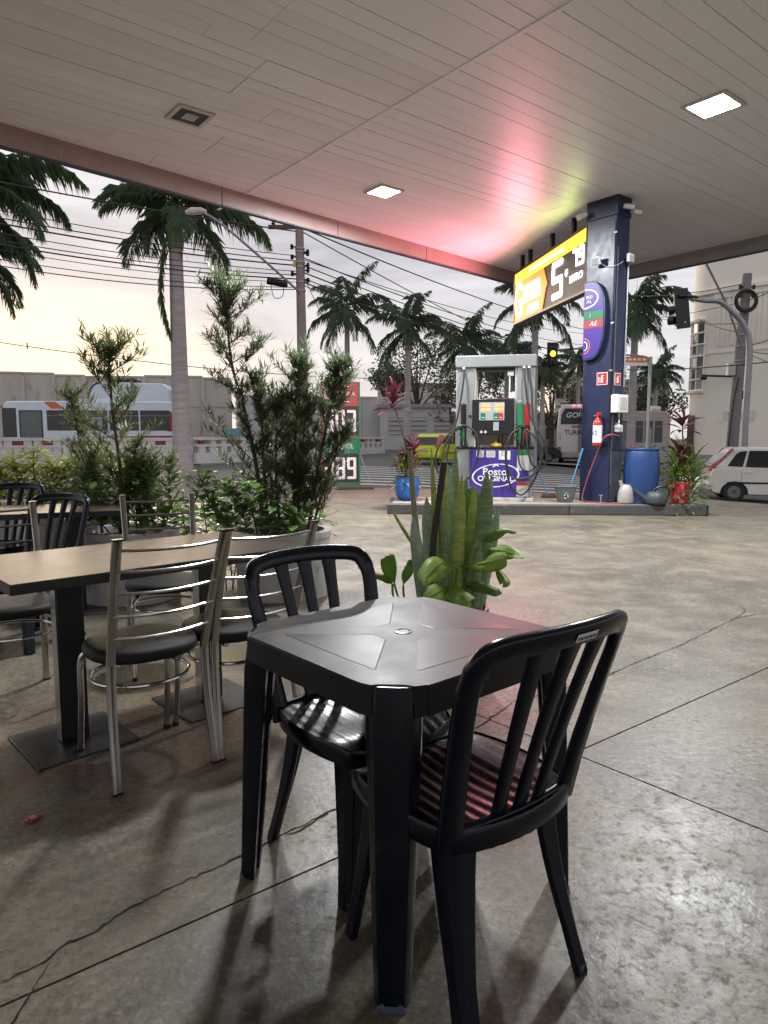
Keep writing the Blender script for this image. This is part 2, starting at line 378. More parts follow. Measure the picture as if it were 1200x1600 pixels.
M['greylt'] = mat('light_grey', (.47, .46, .44), .4, col2=(.4, .39, .37), scale=3)
M['steel'] = mat('galvanised', (.33, .35, .36), .45, .6, col2=(.24, .26, .27), scale=5)
M['purple'] = mat('purple_decal', (.055, .03, .235), .35, col2=(.045, .025, .20), scale=3)
M['glassdark'] = mat('dark_glass', (.02, .024, .026), .10, spec=.5, var=0)
M['glassgreen'] = mat('green_glass', (.06, .10, .10), .08, spec=.8, col2=(.03, .05, .05), scale=2)
M['green'] = mat('green_plastic', (.01, .16, .06), .35, var=.3)
M['red'] = mat('red_plastic', (.42, .02, .02), .35, var=.3)
M['redp'] = mat('red_paint', (.30, .035, .04), .4, var=.4)
M['orange'] = mat('orange_vinyl', (.6, .16, .04), .4)
M['yellow'] = mat('yellow_plastic', (.65, .42, .01), .4)
M['signframe'] = mat('sign_frame', (.06, .035, .032), .45)
M['signblack'] = mat('sign_black', (.012, .012, .013), .55, var=0)
M['led_white'] = emis('led_white', (1, .97, .92), .95)
M['led_orange'] = emis('led_orange', (1, .27, .012), .27)
M['led_yellow'] = emis('led_yellow', (1, .72, .05), .32)
M['led_pale'] = emis('led_pale', (1, .9, .5), .42)
M['lamp_on'] = emis('lamp_lit', (1, .98, .94), 14)
M['amber'] = emis('amber_lit', (1, .5, .02), 1.6)
M['brake'] = emis('brake_lit', (1, .06, .08), 2)
M['headlight'] = emis('headlight_lit', (1, .93, .8), 3)
M['lcd'] = mat('grey_lcd', (.30, .33, .35), .3, var=.2)
M['blueplastic'] = mat('blue_pot', (.02, .14, .46), .38, col2=(.015, .11, .38), scale=4)
M['bluebarrel'] = mat('blue_barrel', (.012, .04, .145), .38, col2=(.018, .05, .15), scale=4, bump=.06, bscale=20)
M['redbucket'] = mat('red_bucket', (.66, .07, .13), .45, col2=(.56, .05, .10), scale=5, col3=(.6, .2, .22), scale3=5, thr3=.62)
M['greybucket'] = mat('grey_bucket', (.10, .11, .115), .5)
M['can_dark'] = mat('dark_can', (.045, .055, .058), .5, var=.5)
M['can_light'] = mat('light_can', (.38, .35, .33), .5, col2=(.26, .23, .22), scale=5)
M['bluehose'] = mat('blue_handle', (.05, .24, .45), .4)
M['redhose'] = mat('red_hose', (.30, .06, .07), .5)
M['wallgrey'] = mat('weathered_concrete', (.55, .50, .44), .85, col2=(.42, .385, .345), scale=.5, bump=.3, bscale=5, col3=(.13, .12, .11), scale3=1.1, thr3=.56, stretch=(1.1, 1.1, .3))
M['wallwhite'] = mat('whitewashed_wall', (.55, .54, .54), .8, col2=(.46, .45, .45), scale=.7, col3=(.3, .3, .3), scale3=.8, thr3=.60)
M['cream'] = mat('cream_stucco', (.88, .83, .73), .8, col2=(.82, .77, .66), scale=.5, bump=.15, bscale=12, col3=(.66, .60, .50), scale3=.9, thr3=.60)
M['plinth'] = mat('grey_plinth', (.33, .33, .34), .8)
M['shutter'] = mat('tan_shutter', (.38, .31, .24), .6, col2=(.32, .26, .2), scale=2)
M['winframe'] = mat('window_frame_white', (.6, .6, .58), .5)
M['bodywhite'] = mat('car_paint_cream', (.62, .60, .54), .25, coat=.6, col2=(.55, .53, .47), scale=1.5)
M['bodyblack'] = mat('car_paint_black', (.02, .021, .024), .2, coat=.8, var=.2)
M['bodyyellow'] = mat('car_paint_yellow', (.68, .72, .02), .25, coat=.6, var=.2)
M['busblue'] = mat('bus_paint_pale_blue', (.66, .75, .81), .35, coat=.3, col2=(.58, .67, .74), scale=1)
M['buswhite'] = mat('bus_paint_white', (.70, .69, .67), .3, coat=.3, var=.2)
M['busbeige'] = mat('bus_paint_beige', (.42, .37, .33), .4, coat=.2)
M['busteal'] = mat('bus_paint_teal', (.05, .19, .27), .35, coat=.3)
M['orangep'] = mat('orange_paint', (.62, .16, .06), .4)
M['tyre'] = mat('tyre', (.014, .014, .015), .8)
M['rim'] = mat('steel_rim', (.20, .20, .205), .35, .6)
M['tail'] = mat('tail_lamp', (.40, .05, .06), .2, coat=.5)
M['polecon'] = mat('pole_concrete', (.27, .235, .22), .85, col2=(.20, .175, .165), scale=3, bump=.2, bscale=20)
M['polecon2'] = mat('pole_concrete_grey', (.24, .22, .205), .85, col2=(.17, .155, .145), scale=3, bump=.2, bscale=20)
M['wire'] = mat('cable_black', (.035, .033, .034), .7, var=0)
M['palmtrunk'] = mat('palm_trunk', (.46, .44, .43), .85, col2=(.29, .27, .26), scale=2, stretch=(1, 1, 7), bump=.4, bscale=5)
M['crownshaft'] = mat('crownshaft_green', (.09, .17, .06), .4, col2=(.06, .12, .05), scale=2)
M['bark'] = mat('bark', (.12, .085, .065), .9, col2=(.07, .05, .04), scale=12, bump=.5)
M['bark_pale'] = mat('pale_cane', (.34, .31, .24), .8, col2=(.24, .21, .16), scale=9, stretch=(1, 1, 3), bump=.3)
M['bark_dark'] = mat('dark_cane', (.055, .042, .035), .8, scale=9)
def leafm(name, col, col2, rough=.4, transl=.25, scale=3, rand=.15, **k): return mat(name, col, rough, col2=col2, scale=scale, transl=transl, rand=rand, **k)
M['frond'] = leafm('palm_frond', (.16, .24, .115), (.095, .155, .08), .5, .55, .8)
M['frond_far'] = leafm('palm_frond_far', (.155, .225, .13), (.10, .155, .095), .55, .55, .5)
M['podo'] = leafm('podocarpus_leaf', (.17, .215, .115), (.09, .12, .07), .35, .45, 9)
M['podo_lt'] = leafm('podocarpus_leaf_light', (.19, .235, .095), (.10, .14, .055), .35, .42, 9)
M['clusia'] = leafm('round_leaf', (.14, .25, .055), (.075, .16, .04), .28, .3, 7)
M['croton'] = leafm('yellow_green_leaf', (.40, .42, .07), (.18, .23, .05), .35, .35, 6)
M['sans'] = mat('snake_leaf', (.34, .46, .22), .35, col2=(.12, .20, .09), scale=24, stretch=(.55, .55, 2.6), transl=.12, rand=.12, detail=3)
M['sans_gold'] = mat('snake_leaf_gold', (.55, .60, .15), .35, col2=(.22, .32, .09), scale=20, stretch=(.6, .6, 2.4), transl=.15, detail=3)
M['sans_pale'] = mat('snake_leaf_pale', (.50, .60, .45), .4, col2=(.18, .28, .19), scale=55, stretch=(.8, .8, 1.3), transl=.12, detail=3)
M['dieff'] = leafm('lime_leaf', (.40, .58, .10), (.20, .37, .06), .45, .4, 22, .1)
M['dieff_dk'] = leafm('mid_green_leaf', (.27, .42, .08), (.14, .27, .05), .45, .35, 20, .1)
M['cordy'] = leafm('burgundy_leaf', (.12, .022, .034), (.065, .014, .024), .35, .2, 8, .2)
M['dracena'] = leafm('green_strap_leaf', (.17, .28, .05), (.09, .17, .035), .35, .3, 6, .15)
M['dracena_y'] = leafm('olive_strap_leaf', (.28, .28, .06), (.14, .17, .04), .35, .3, 6, .15)
M['tree'] = leafm('tree_leaf', (.085, .115, .055), (.05, .072, .038), .6, .15, 1.2, .1)
M['tree_br'] = leafm('dry_tree_leaf', (.17, .14, .075), (.10, .09, .05), .6, .15, 1.2, .1)
M['hill'] = mat('far_green', (.06, .085, .055), .9, col2=(.04, .06, .04), scale=.1)
# ---------------------------------------------------------------- ground, road, forecourt
def rz_(x, y):                       # the street falls away to the right of the station
    s = .5 * (x + math.sqrt(x * x + 9)) - 1.5
    return -.32 + .00833 * min(y, 60) - .047 * min(s, 26)
def struct(o): o['kind'] = 'structure'; return o
g = MB(); g.grid(lambda i, j: Vector((-500 + 1000 * i, -60 + 900 * j, rz_(-500 + 1000 * i, -60 + 900 * j) - .35)), 60, 60); struct(g.build('ground', M['ground']))
g = MB(); g.grid(lambda i, j: Vector((-70 + 140 * i, 8 + 54 * j, rz_(-70 + 140 * i, 8 + 54 * j))), 70, 30); road = struct(g.build('road', M['asphalt']))
# zebra crossing, its bars laid across the street in front of the forecourt
def on_road(u, v):
    r = _ray(u, v); t = 5.0
    for _ in range(60):
        p = Vector((0, 0, CAM_H)) + r * t; t += (rz_(p.x, p.y) - p.z) / (r.z - .01)
    return Vector((0, 0, CAM_H)) + r * t
for k in range(9):
    c = Vector((1.2 + .45 * k * .25, 20.2 + 1.25 * k, 0)); d = Vector((.995, -.10, 0)); e = Vector((.1, .995, 0)); z = MB()
    n = 8; vs = []
    for i in range(n + 1):
        for q in (-.22, .22):
            p = c + d * (-6.2 + 12.4 * i / n) + e * q; vs.append((p.x, p.y, rz_(p.x, p.y) + .012))
    z.add(vs, [(2 * i, 2 * i + 2, 2 * i + 3, 2 * i + 1) for i in range(n)]); z.build('crosswalk_stripe', M['roadpaint'], road)
OUT = [(20, -12), (12, 5), (7.2, 12.87), (6.4, 14.1), (4.24, 15.2), (1.55, 16.55), (-.95, 17.15), (-3.75, 12.9), (-20, -12)]
court = MB(); court.prism(OUT, -1.4, -.02); court = struct(court.build('forecourt', M['joint'], smooth=False))
def gline(p, q): return (Vector(p), Vector(q))
def split(polys, p, q):
    d = (q - p).normalized(); n = (-d.y, d.x); out = []
    for P in polys:
        for s in (1, -1):
            c = clip(P, (p.x + n[0] * s * .004, p.y + n[1] * s * .004), (n[0] * s, n[1] * s))
            if len(c) > 2: out.append(c)
    return out
polys = [OUT]
J = [(gp(0, 1573), gp(1200, 1043)), (gp(915, 1185), gp(1200, 1300)), (gp(810, 835), gp(1200, 893))]
j2 = J[2][1] - J[2][0]
for p, q in J + [(J[2][0] + A_DIR * 4.6, J[2][1] + A_DIR * 4.6), (J[1][0] - A_DIR * 4.6, J[1][1] - A_DIR * 4.6), (B_DIR * 9.3, B_DIR * 9.3 + A_DIR), (B_DIR * -3.2, B_DIR * -3.2 + A_DIR)]:
    polys = split(polys, p, q)
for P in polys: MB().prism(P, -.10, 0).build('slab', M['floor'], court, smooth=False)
def crack(pts, w0, w1, seed):
    rnd = random.Random(seed); P = []
    for a, b in zip(pts, pts[1:]):
        n = max(2, int((b - a).length / .018))
        for i in range(n): P.append(a.lerp(b, i / n) + Vector((rnd.gauss(0, .0035), rnd.gauss(0, .0035), 0)))
    P.append(pts[-1]); m = MB(); vs = []
    for i, p in enumerate(P):
        t = (P[min(i + 1, len(P) - 1)] - P[max(i - 1, 0)]).normalized(); s = Vector((-t.y, t.x, 0)); w = rnd.uniform(w0, w1) * (.5 + abs(math.sin(i * .13))) / 2
        vs += [(p.x + s.x * w, p.y + s.y * w, .0016), (p.x - s.x * w * rnd.uniform(.3, 1), p.y - s.y * w, .0016)]
    m.add(vs, [(2 * i, 2 * i + 1, 2 * i + 3, 2 * i + 2) for i in range(len(P) - 1)]); m.build('crack', M['crack'], court, smooth=False)
crack([gp(*q) for q in ((0, 1537), (60, 1508), (80, 1496), (105, 1476), (150, 1455), (200, 1421), (265, 1387), (352, 1350), (420, 1318), (462, 1294), (510, 1271), (590, 1240), (680, 1180), (760, 1128), (800, 1098))], .003, .008, 1)
crack([gp(*q) for q in ((450, 1303), (470, 1296), (490, 1284), (512, 1271))], .006, .012, 5)
crack([gp(*q) for q in ((78, 1500), (62, 1530), (45, 1562), (22, 1592), (10, 1620))], .003, .006, 2)
crack([gp(*q) for q in ((800, 1098), (940, 1060), (1000, 1033), (1060, 1010), (1100, 990), (1150, 966), (1210, 955))], .003, .008, 3)
crack([gp(*q) for q in ((1150, 966), (1165, 955), (1158, 948))], .003, .006, 4)
# near footway between forecourt and street, far footway
def strip(name, pts, w, h, m):
    q = MB(); vs = []
    for i, p in enumerate(pts):
        p = Vector((p[0], p[1], 0)); a = Vector((*pts[max(i - 1, 0)], 0)); b = Vector((*pts[min(i + 1, len(pts) - 1)], 0)); t = (b - a).normalized(); s = Vector((-t.y, t.x, 0))
        for d, e in ((0, -.3), (0, h), (w, h), (w, -.3)):
            r = p + s * d; vs.append((r.x, r.y, rz_(r.x, r.y) + e))
    n = len(pts); q.add(vs, [(4 * i + k, 4 * i + 4 + k, 4 * i + 5 + k, 4 * i + 1 + k) for i in range(n - 1) for k in range(3)]); return struct(q.build(name, m, smooth=False))
strip('far_pavement', [(12.6, 36.0), (14.2, 37.5), (16.6, 34.5), (20, 30.6), (34, 14)], 6, .14, M['paving'])
strip('kerb', [(-3.85, 12.9), (-6.5, 8.8), (-12, .4)], -.18, .16, M['kerbyellow'])
strip('kerb', [(12.45, 35.9), (12.6, 36.0)], .2, .15, M['kerbstone'])
# ---------------------------------------------------------------- canopy over the forecourt
ZC = 5.05
E0, E1, E2 = gp(0, 192, ZC), gp(640, 378, ZC), gp(985, 415, ZC)
E3 = gp(1200, 367, ZC)
def meet(p, q, r, s):
    d, e = q - p, s - r; t = ((r.x - p.x) * e.y - (r.y - p.y) * e.x) / (d.x * e.y - d.y * e.x); return p + d * t
CC = meet(E0, E1, E2, E3); EL = E0 + (E0 - E1).normalized() * 16; ER = E3 + (E3 - E2).normalized() * 11
BK = EL + (ER - CC)
CAN = [tuple(p.xy) for p in (EL, BK, ER, CC)]
can = thing('canopy', 'wide flat filling station canopy with pale boarded ceiling overhead', 'canopy', (CC.x, CC.y, 0))
off = Vector((-CC.x, -CC.y, 0))
def area(P): return .5 * sum(P[i][0] * P[(i + 1) % len(P)][1] - P[(i + 1) % len(P)][0] * P[i][1] for i in range(len(P)))
if area(CAN) < 0: CAN.reverse()
SEAMS = [-1.5, 3.42, 5.35, 9.72, 13.4, 26]
rnd = random.Random(3); stuff = MB(); w = .215
def ab(P, a0, a1, b0, b1):
    a, b = A_DIR, B_DIR
    for p, n in ((a * a0, a), (a * a1, -a), (b * b0, b), (b * b1, -b)): P = clip(P, (p.x, p.y), (n.x, n.y))
    return P
def plank(P, z, a0): return [Vector((p[0] + off.x, p[1] + off.y, z)) for p in P]

def JIT(r_, s_):
    if s_ != 1 or r_ * w - 16 < 6.2: return 0
    return (0, 0, .75, .75, .75, -.4, -.4, .3, .3, .3, .3, .9, .9, 0)[r_ % 14]
row = 0; b = -16.0; LAMPS = [(gp(1115, 163, ZC), 1), (gp(600, 298, ZC), 1), (gp(297, 180, ZC), 0)]
def lamp_hole(P): return False
while b < 13:
    gap = .0020 if row % 5 else .0045
    for s in range(len(SEAMS) - 1):
        pass
        a0 = SEAMS[s] + JIT(row, s); a1 = SEAMS[s + 1] + JIT(row, s + 1)
        P = ab(CAN, a0 + .003, a1 - .003, b + gap, b + w - gap)
        if len(P) < 3 or abs(area(P)) < .005: continue
        z = ZC + rnd.uniform(-.0025, .0025)
        Q = [(p[0] + off.x, p[1] + off.y) for p in P]
        vis = b > 1.2 and s < 4 + 1 and (b > 3.0 or s > 0)
        if vis:
            o = MB().prism(Q, z, z + .012).build('ceiling_plank', M['plank_old'] if (s in (0, 1) and b > 5.5 and row % 7 > 1) else M['plank'], can, smooth=False)
        else: stuff.prism(Q, z, z + .012)
    b += w; row += 1
P = ab(CAN, -60, SEAMS[0], -16, 13)
if len(P) > 2: stuff.prism([(p[0] + off.x, p[1] + off.y) for p in P], ZC, ZC + .012)
stuff.build('ceiling_boards', M['plank'], can, kind='stuff', smooth=False)
MB().prism([(p[0] + off.x, p[1] + off.y) for p in CAN], ZC + .016, ZC + .03).build('ceiling_backing', M['plank'], can, smooth=False)
# cover strips over two seams, a deck that closes the roof
for sa in (5.35,):
    q = MB(); c0 = A_DIR * sa + B_DIR * 1.5 + off; c1 = A_DIR * sa + B_DIR * 11.2 + off
    q.sweep([Vector((c0.x, c0.y, ZC - .004)), Vector((c1.x, c1.y, ZC - .004))], .05, .012, (0, 0, 1)); q.build('seam_strip', M['plank'], can)
MB().prism([(p[0] + off.x, p[1] + off.y) for p in CAN], ZC + .06, ZC + .5).build('roof_deck', M['roofmetal'], can, smooth=False)
def fascia(p, q, m, drop, seg):
    L = (q - p).length; t = (q - p) / L; n = int(L / seg); rz = math.atan2(t.y, t.x); s = Vector((-t.y, t.x, 0))
    for i in range(n):
        c = p + t * (seg * (i + .5)) - s * 0 + off; jj = random.uniform(-.003, .003)
        f = MB().box((c.x, c.y + jj, ZC + (.55 - drop) / 2), (seg - .012, .05, .55 + drop), rz).build('fascia_panel', m, can, bevel=.004, seg=1)
        MB().box((c.x, c.y + jj, ZC - drop - .012), (seg - .012, .085, .022), rz).build('drip_edge', M['navy_low'], f)
fascia(CC, EL, M['fascia'], .27, 2.35); fascia(CC, ER, M['fascia_grey'], .27, 2.35)
# ceiling lamps
RZ_A = math.atan2(A_DIR.y, A_DIR.x)
def ceiling_lamp(p, lit, label, power, size=.40):
    t = thing('ceiling_lamp', label, 'ceiling lamp', (p.x, p.y, ZC), RZ_A, 'square lamps in the canopy ceiling')
    fr = MB(); h = size / 2
    for (x0, x1, y0, y1) in ((-h - .05, -h, -h - .05, h + .05), (h, h + .05, -h - .05, h + .05), (-h, h, -h - .05, -h), (-h, h, h, h + .05)): fr.b2(x0, x1, y0, y1, -.028, .0)
    fr.build('lamp_frame', M['offwhite'], t, bevel=.004)
    if lit:
        MB().b2(-h, h, -h, h, -.024, -.012).build('diffuser', M['lamp_on'], t)
        ld = bpy.data.lights.new('lamp_light', 'AREA'); ld.energy = power; ld.size = size; ld.color = (.96, .98, 1); lo = bpy.data.objects.new('lamp_light', ld); COL.objects.link(lo); lo.parent = t; lo.location = (0, 0, -.06)
    else:
        MB().b2(-h, h, -h, h, -.020, -.010).build('diffuser', M['can_dark'], t)
        MB().b2(-h * .45, h * .45, -h * .5, h * .5, -.026, -.0205).build('reflector', M['greylt'], t)
ceiling_lamp(LAMPS[0][0], 1, 'lit square white lamp nearest the right edge of the ceiling', 92, .42)
ceiling_lamp(LAMPS[1][0], 1, 'small lit square lamp in the ceiling above the green shrubs', 105, .36)
ceiling_lamp(gp(545, -70, ZC), 1, 'lit square lamp in the ceiling just above the top of the frame', 50, .42)
ceiling_lamp(LAMPS[2][0], 0, 'unlit square lamp with dark glass set in the boarded ceiling', 0, .35)
# ---------------------------------------------------------------- column
RZ_COL = math.atan2(-B_DIR.y, -B_DIR.x)
CW, CD = .55, .355; NEAR = gp(949, 786, .17)
cc = NEAR + B_DIR * CW / 2 + A_DIR * CD / 2
ZI = .17
col = thing('canopy_column', 'dark navy steel column carrying the canopy on the pump island', 'column', (cc.x, cc.y, ZI), RZ_COL)
H = ZC - ZI - .001
MB().b2(-CW / 2, CW / 2, -CD / 2, CD / 2, .9, H - .30).build('shaft', M['navy'], col, bevel=.006)
MB().b2(-CW / 2 - .003, CW / 2 + .003, -CD / 2 - .003, CD / 2 + .003, .0, .90).build('lower_casing', M['navy'], col, bevel=.006)
MB().b2(-CW / 2 - .015, CW / 2 + .015, -CD / 2 - .015, CD / 2 + .015, H - .30, H).build('capital', M['navy'], col, bevel=.005)
MB().tube([(CW / 2 + .016, -CD / 2 + .03, .3), (CW / 2 + .016, -CD / 2 + .03, H - .8)], .013, 8).build('conduit', M['navy_low'], col)
MB().tube([(CW / 2 - .01, -CD / 2 - .014, .9), (CW / 2 - .01, -CD / 2 - .014, H - .4)], .011, 8).build('conduit', M['black'], col)
MB().tube([(CW / 2 + .018, CD / 2 - .03, 1.9), (CW / 2 + .018, CD / 2 - .03, H - .95)], .016, 10).build('conduit', M['steel'], col)
for x, y, z in ((CW / 2 - .01, -CD / 2 - .02, 2.15), (CW / 2 - .01, -CD / 2 - .02, 2.9), (CW / 2 - .01, -CD / 2 - .02, 4.3)): MB().box((x, y, z), (.06, .02, .03)).build('bracket', M['steel'], col, bevel=.003)
MB().b2(CW / 2 + .004, CW / 2 + .008, -CD / 2 + .03, CD / 2 - .02, .02, .85).build('scuffed_plate', M['navy_low'], col)
tp = MB(); tp.tube([(CW / 2 + .01, -.05, 1.22), (CW / 2 + .09, -.05, 1.22), (CW / 2 + .11, -.05, 1.17)], .018, 10); tp.tube([(CW / 2 + .05, -.05, 1.22), (CW / 2 + .05, -.05, 1.30)], .01, 8); tp.box((CW / 2 + .05, -.05, 1.305), (.07, .02, .015)); tp.build('tap', M['steel'], col)
def on_col(x, y, z): return col.matrix_basis @ Vector((x, y, z))
bpy.context.view_layer.update()
def colthing(name, label, cat, x, y, z, side=0, group=None):
    p = Matrix.Translation((cc.x, cc.y, ZI)) @ Matrix.Rotation(RZ_COL, 4, 'Z') @ Vector((x, y, z))
    return thing(name, label, cat, p, RZ_COL + (PI / 2 if side else 0), group)
F = -CD / 2; S = CW / 2
def floodlight(x, y, z, side, label, tilt):
    t = colthing('floodlight', label, 'floodlight', x, y, z, side, 'small floodlights on the column')
    MB().box((0, -.10, 0), (.15, .05, .13), M=Matrix.Rotation(R(tilt), 3, 'X')).build('lamp_housing', M['white'], t, bevel=.008)
    MB().box((0, -.128, -.012), (.125, .006, .105), M=Matrix.Rotation(R(tilt), 3, 'X')).build('lens', M['lcd'], t)
    MB().tube([(0, -.005, 0), (0, -.075, 0)], .014, 8).build('arm', M['black'], t)
floodlight(-.02, F - .01, 3.90, 0, 'small white floodlight on the left face of the navy column', 12)
floodlight(S + .012, .05, 3.92, 1, 'small white floodlight on the narrow right face of the navy column', 0)
def camera_(x, y, z, side, label, ang):
    t = colthing('security_camera', label, 'security camera', x, y, z, side, 'cameras at the head of the column')
    Mx = Matrix.Rotation(R(ang), 3, 'Z') @ Matrix.Rotation(R(90 + 15), 3, 'X')
    MB().lathe([(0, -.09), (.038, -.09), (.042, -.08), (.042, .07), (.034, .09), (0, .09)], 14, (0, -.12, 0), Mx).build('camera_body', M['greylt'], t)
    MB().lathe([(0, .088), (.028, .088), (.03, .094), (0, .094)], 12, (0, -.12, 0), Mx).build('lens', M['black'], t)
    MB().tube([(0, -.002, .02), (0, -.07, .05), (0, -.11, .02)], .016, 8).build('arm', M['black'], t)
camera_(-CW / 2 - .02, F - .015, H - .22, 0, 'black and white camera at the left corner of the column head', -60)
camera_(S + .02, F + .12, H - .2, 1, 'white camera above the right face of the column, the one nearer the middle', 20)
camera_(S + .02, F + .30, H - .24, 1, 'camera at the far right corner of the column head', 50)
t = colthing('floodlight_cable', 'drooping grey cable between the two column floodlights', 'cable', .1, F - .012, 3.83)
MB().tube(curve([(-.10, -.01, .06), (.02, -.02, -.03), (.165, -.03, -.05), (.2, .05, -.02), (.2, .19, .05)]), .006, 6).build('cable', M['greylt'], t)
# red fire signs, meter box
def fire_sign(x, y, z, side, w, label):
    t = colthing('fire_sign', label, 'sign', x, y, z, side, 'red extinguisher signs on the column')
    MB().box((0, -.004, 0), (w, .006, .20)).build('sign_plate', M['white'], t)
    MB().box((0, -.0085, 0), (w - .02, .002, .18)).build('red_panel', M['red'], t)
    e = MB(); e.box((0, -.0105, -.02), (.045, .002, .085)); e.box((0, -.0105, .033), (.024, .002, .02)); e.box((.014, -.0105, .05), (.045, .002, .012)); e.build('symbol', M['white'], t)
    MB().box((-w * .30, -.0105, -.02), (w * .1, .002, .09)).build('arrow_mark', M['led_pale'] if False else M['offwhite'], t)
fire_sign(.10, F, 2.03, 0, .2, 'red square extinguisher sign on the left face of the navy column')
fire_sign(S + .001, -.02, 2.02, 1, .17, 'red narrow extinguisher sign on the right face of the navy column')
t = colthing('meter_box', 'white plastic meter box on the right side of the navy column', 'meter box', S, -.03, 1.62, 1)
MB().box((0, -.065, 0), (.32, .12, .29)).build('box_body', M['white'], t, bevel=.012)
MB().box((.02, -.128, .0), (.20, .006, .20)).build('box_lid', M['greylt'], t, bevel=.003)
MB().tube([(.05, -.03, -.14), (.05, -.03, -.38)], .014, 8).build('conduit', M['white'], t)
t = colthing('socket_box', 'small white socket box under the meter box on the column', 'socket', S, -.05, 1.22, 1)
MB().box((.04, -.05, 0), (.11, .09, .12)).build('box_body', M['white'], t, bevel=.008); MB().box((.04, -.097, 0), (.05, .006, .06)).build('socket_face', M['greylt'], t)
# fire extinguisher hanging on the left face
t = colthing('fire_extinguisher', 'red fire extinguisher with a white label hanging on the navy column', 'fire extinguisher', .10, F - .085, .93)
MB().lathe([(0, 0), (.06, 0), (.072, .012), (.075, .03), (.075, .37), (.065, .41), (.04, .44), (.026, .46), (.026, .48), (0, .48)], 20).build('cylinder', M['red'], t)
MB().lathe([(.0762, .06), (.0762, .34)], 20).build('label_wrap', M['white'], t)
letter('12', .10, M['busteal'], t, 0, .22, -.077)
v = MB(); v.box((0, 0, .505), (.05, .04, .05)); v.box((.02, -.01, .545), (.11, .02, .014)); v.box((.03, -.01, .515), (.10, .02, .012)); v.build('valve', M['red'], t, bevel=.004)
MB().tube(curve([(-.02, -.01, .5), (-.09, -.02, .46), (-.095, -.03, .25), (-.085, -.03, .1)]), .010, 8).build('hose', M['black'], t)
MB().box((0, .075, .30), (.05, .02, .3)).build('hanger', M['black'], t)
# the half-round advertising panel
t = colthing('advertising_panel', 'rounded purple advertising panel with green and red bands on the column', 'advertising panel', -.235, F - .005, 2.33)
def half(z0, z1, rx, dx=0, n=20):
    H2 = (z1 - z0) / 2; zc = (z0 + z1) / 2; P = [(0, z0)]
    for i in range(n + 1):
        a = -PI / 2 + PI * i / n; cs, sn = math.cos(a), math.sin(a)
        P.append((rx * abs(cs) ** .55, zc + H2 * math.copysign(abs(sn) ** .9, sn)))
    return P + [(0, z1)]
MB().side(half(0, 1.28, .40), -.075, 0).build('panel_body', M['navy'], t, bevel=.01)
fp = half(.035, 1.245, .37); MB().side(fp, -.079, -.0755).build('panel_face', M['purple'], t, smooth=False)
def band(z0, z1, m, nm):
    P = [p for p in clip(clip(fp, (0, z0), (0, 1)), (0, z1), (0, -1))]; MB().side(P, -.0825, -.0795).build(nm, m, t, smooth=False)
band(.66, .79, M['green'], 'green_band'); band(.52, .655, M['redp'], 'red_band')
def ring(x, z, rx, rzz, th, y, a0=-90, a1=90, n=22):
    q = MB(); vs = []
    for i in range(n + 1):
        a = R(a0 + (a1 - a0) * i / n)
        for k in (1, 0): vs.append((x + (rx - th * (1 - k)) * math.cos(a), y, z + (rzz - th * (1 - k)) * math.sin(a)))
    q.add(vs, [(2 * i, 2 * i + 1, 2 * i + 3, 2 * i + 2) for i in range(n)]); return q
ring(.01, 1.0, .26, .16, .022, -.082).build('oval_mark', M['white'], t)
letter('sto', .10, M['white'], t, .10, 1.03, -.081); letter('AL', .08, M['white'], t, .10, .95, -.081)
letter('l', .09, M['white'], t, .12, .725, -.084, shear=.3); letter('Ad.', .105, M['white'], t, .19, .588, -.084, shear=.3)
ring(.02, .24, .12, .13, .018, -.082).build('round_mark', M['orange'], t); ring(.02, .24, .07, .08, .014, -.082).build('round_mark', M['white'], t)
# ---------------------------------------------------------------- hanging LED price sign
SP1, SP2 = at(803, 507, 15.3), at(916, 458, 11.85)
zb = (SP1.z + SP2.z) / 2; SH = 1.10; sd = (SP2 - SP1); sd.z = 0; SL = sd.length
t = thing('price_sign', 'long lit price sign reading gasolina 5.79 hanging from the ceiling beside the column', 'price sign', (SP1.x, SP1.y, zb), math.atan2(sd.y, sd.x))
fr = MB()
for (x0, x1, z0, z1) in ((0, SL, 0, .05), (0, SL, SH - .05, SH), (0, .035, .05, SH - .05), (SL - .035, SL, .05, SH - .05)): fr.b2(x0, x1, -.02, .14, z0, z1)
fr.build('sign_frame', M['signframe'], t, bevel=.005)
MB().b2(.03, SL - .03, .01, .12, .04, SH - .04).build('sign_case', M['signblack'], t)
MB().b2(.035, SL - .035, -.008, .004, SH - .265, SH - .05).build('yellow_strip', M['led_yellow'], t)
MB().b2(.9, SL * .74, -.0125, -.009, SH - .19, SH - .12).build('pale_line', M['led_pale'], t)
AW = SL * .50
MB().side([(.035, .05), (AW - .16, .05), (AW - .02, .40), (AW + .06, .50), (AW - .14, SH - .275), (.035, SH - .275)], -.008, .004).build('orange_arrow', M['led_orange'], t, smooth=False)
letter('G', .98, M['led_white'], t, .29, .42, -.012, width=.42, offset=.012); 
letter('ASOLINA', .50, M['led_white'], t, .56 + (AW - .78) / 2, .50, -.012, width=AW - .80, offset=.004)
letter('ADITIVADA', .2, M['led_white'], t, .80 + (AW - 1.1) / 2, .175, -.012, width=AW - 1.15, offset=.002)
dg = MB(); seven(dg, '5', AW + .30, .12, .48, .68, .11, -.004); dg.build('price_digit', M['led_white'], t)
dg = MB(); seven(dg, '7', SL - .56, .50, .19, .31, .055, -.004); dg.build('price_digit', M['led_white'], t)
dg = MB(); seven(dg, '9', SL - .31, .50, .19, .31, .055, -.004); dg.build('price_digit', M['led_white'], t)
MB().side([(AW + .88, .47), (AW + .94, .42), (AW + .98, .50), (AW + .98, .55), (AW + .90, .55)], -.009, -.003).build('decimal_comma', M['led_white'], t)
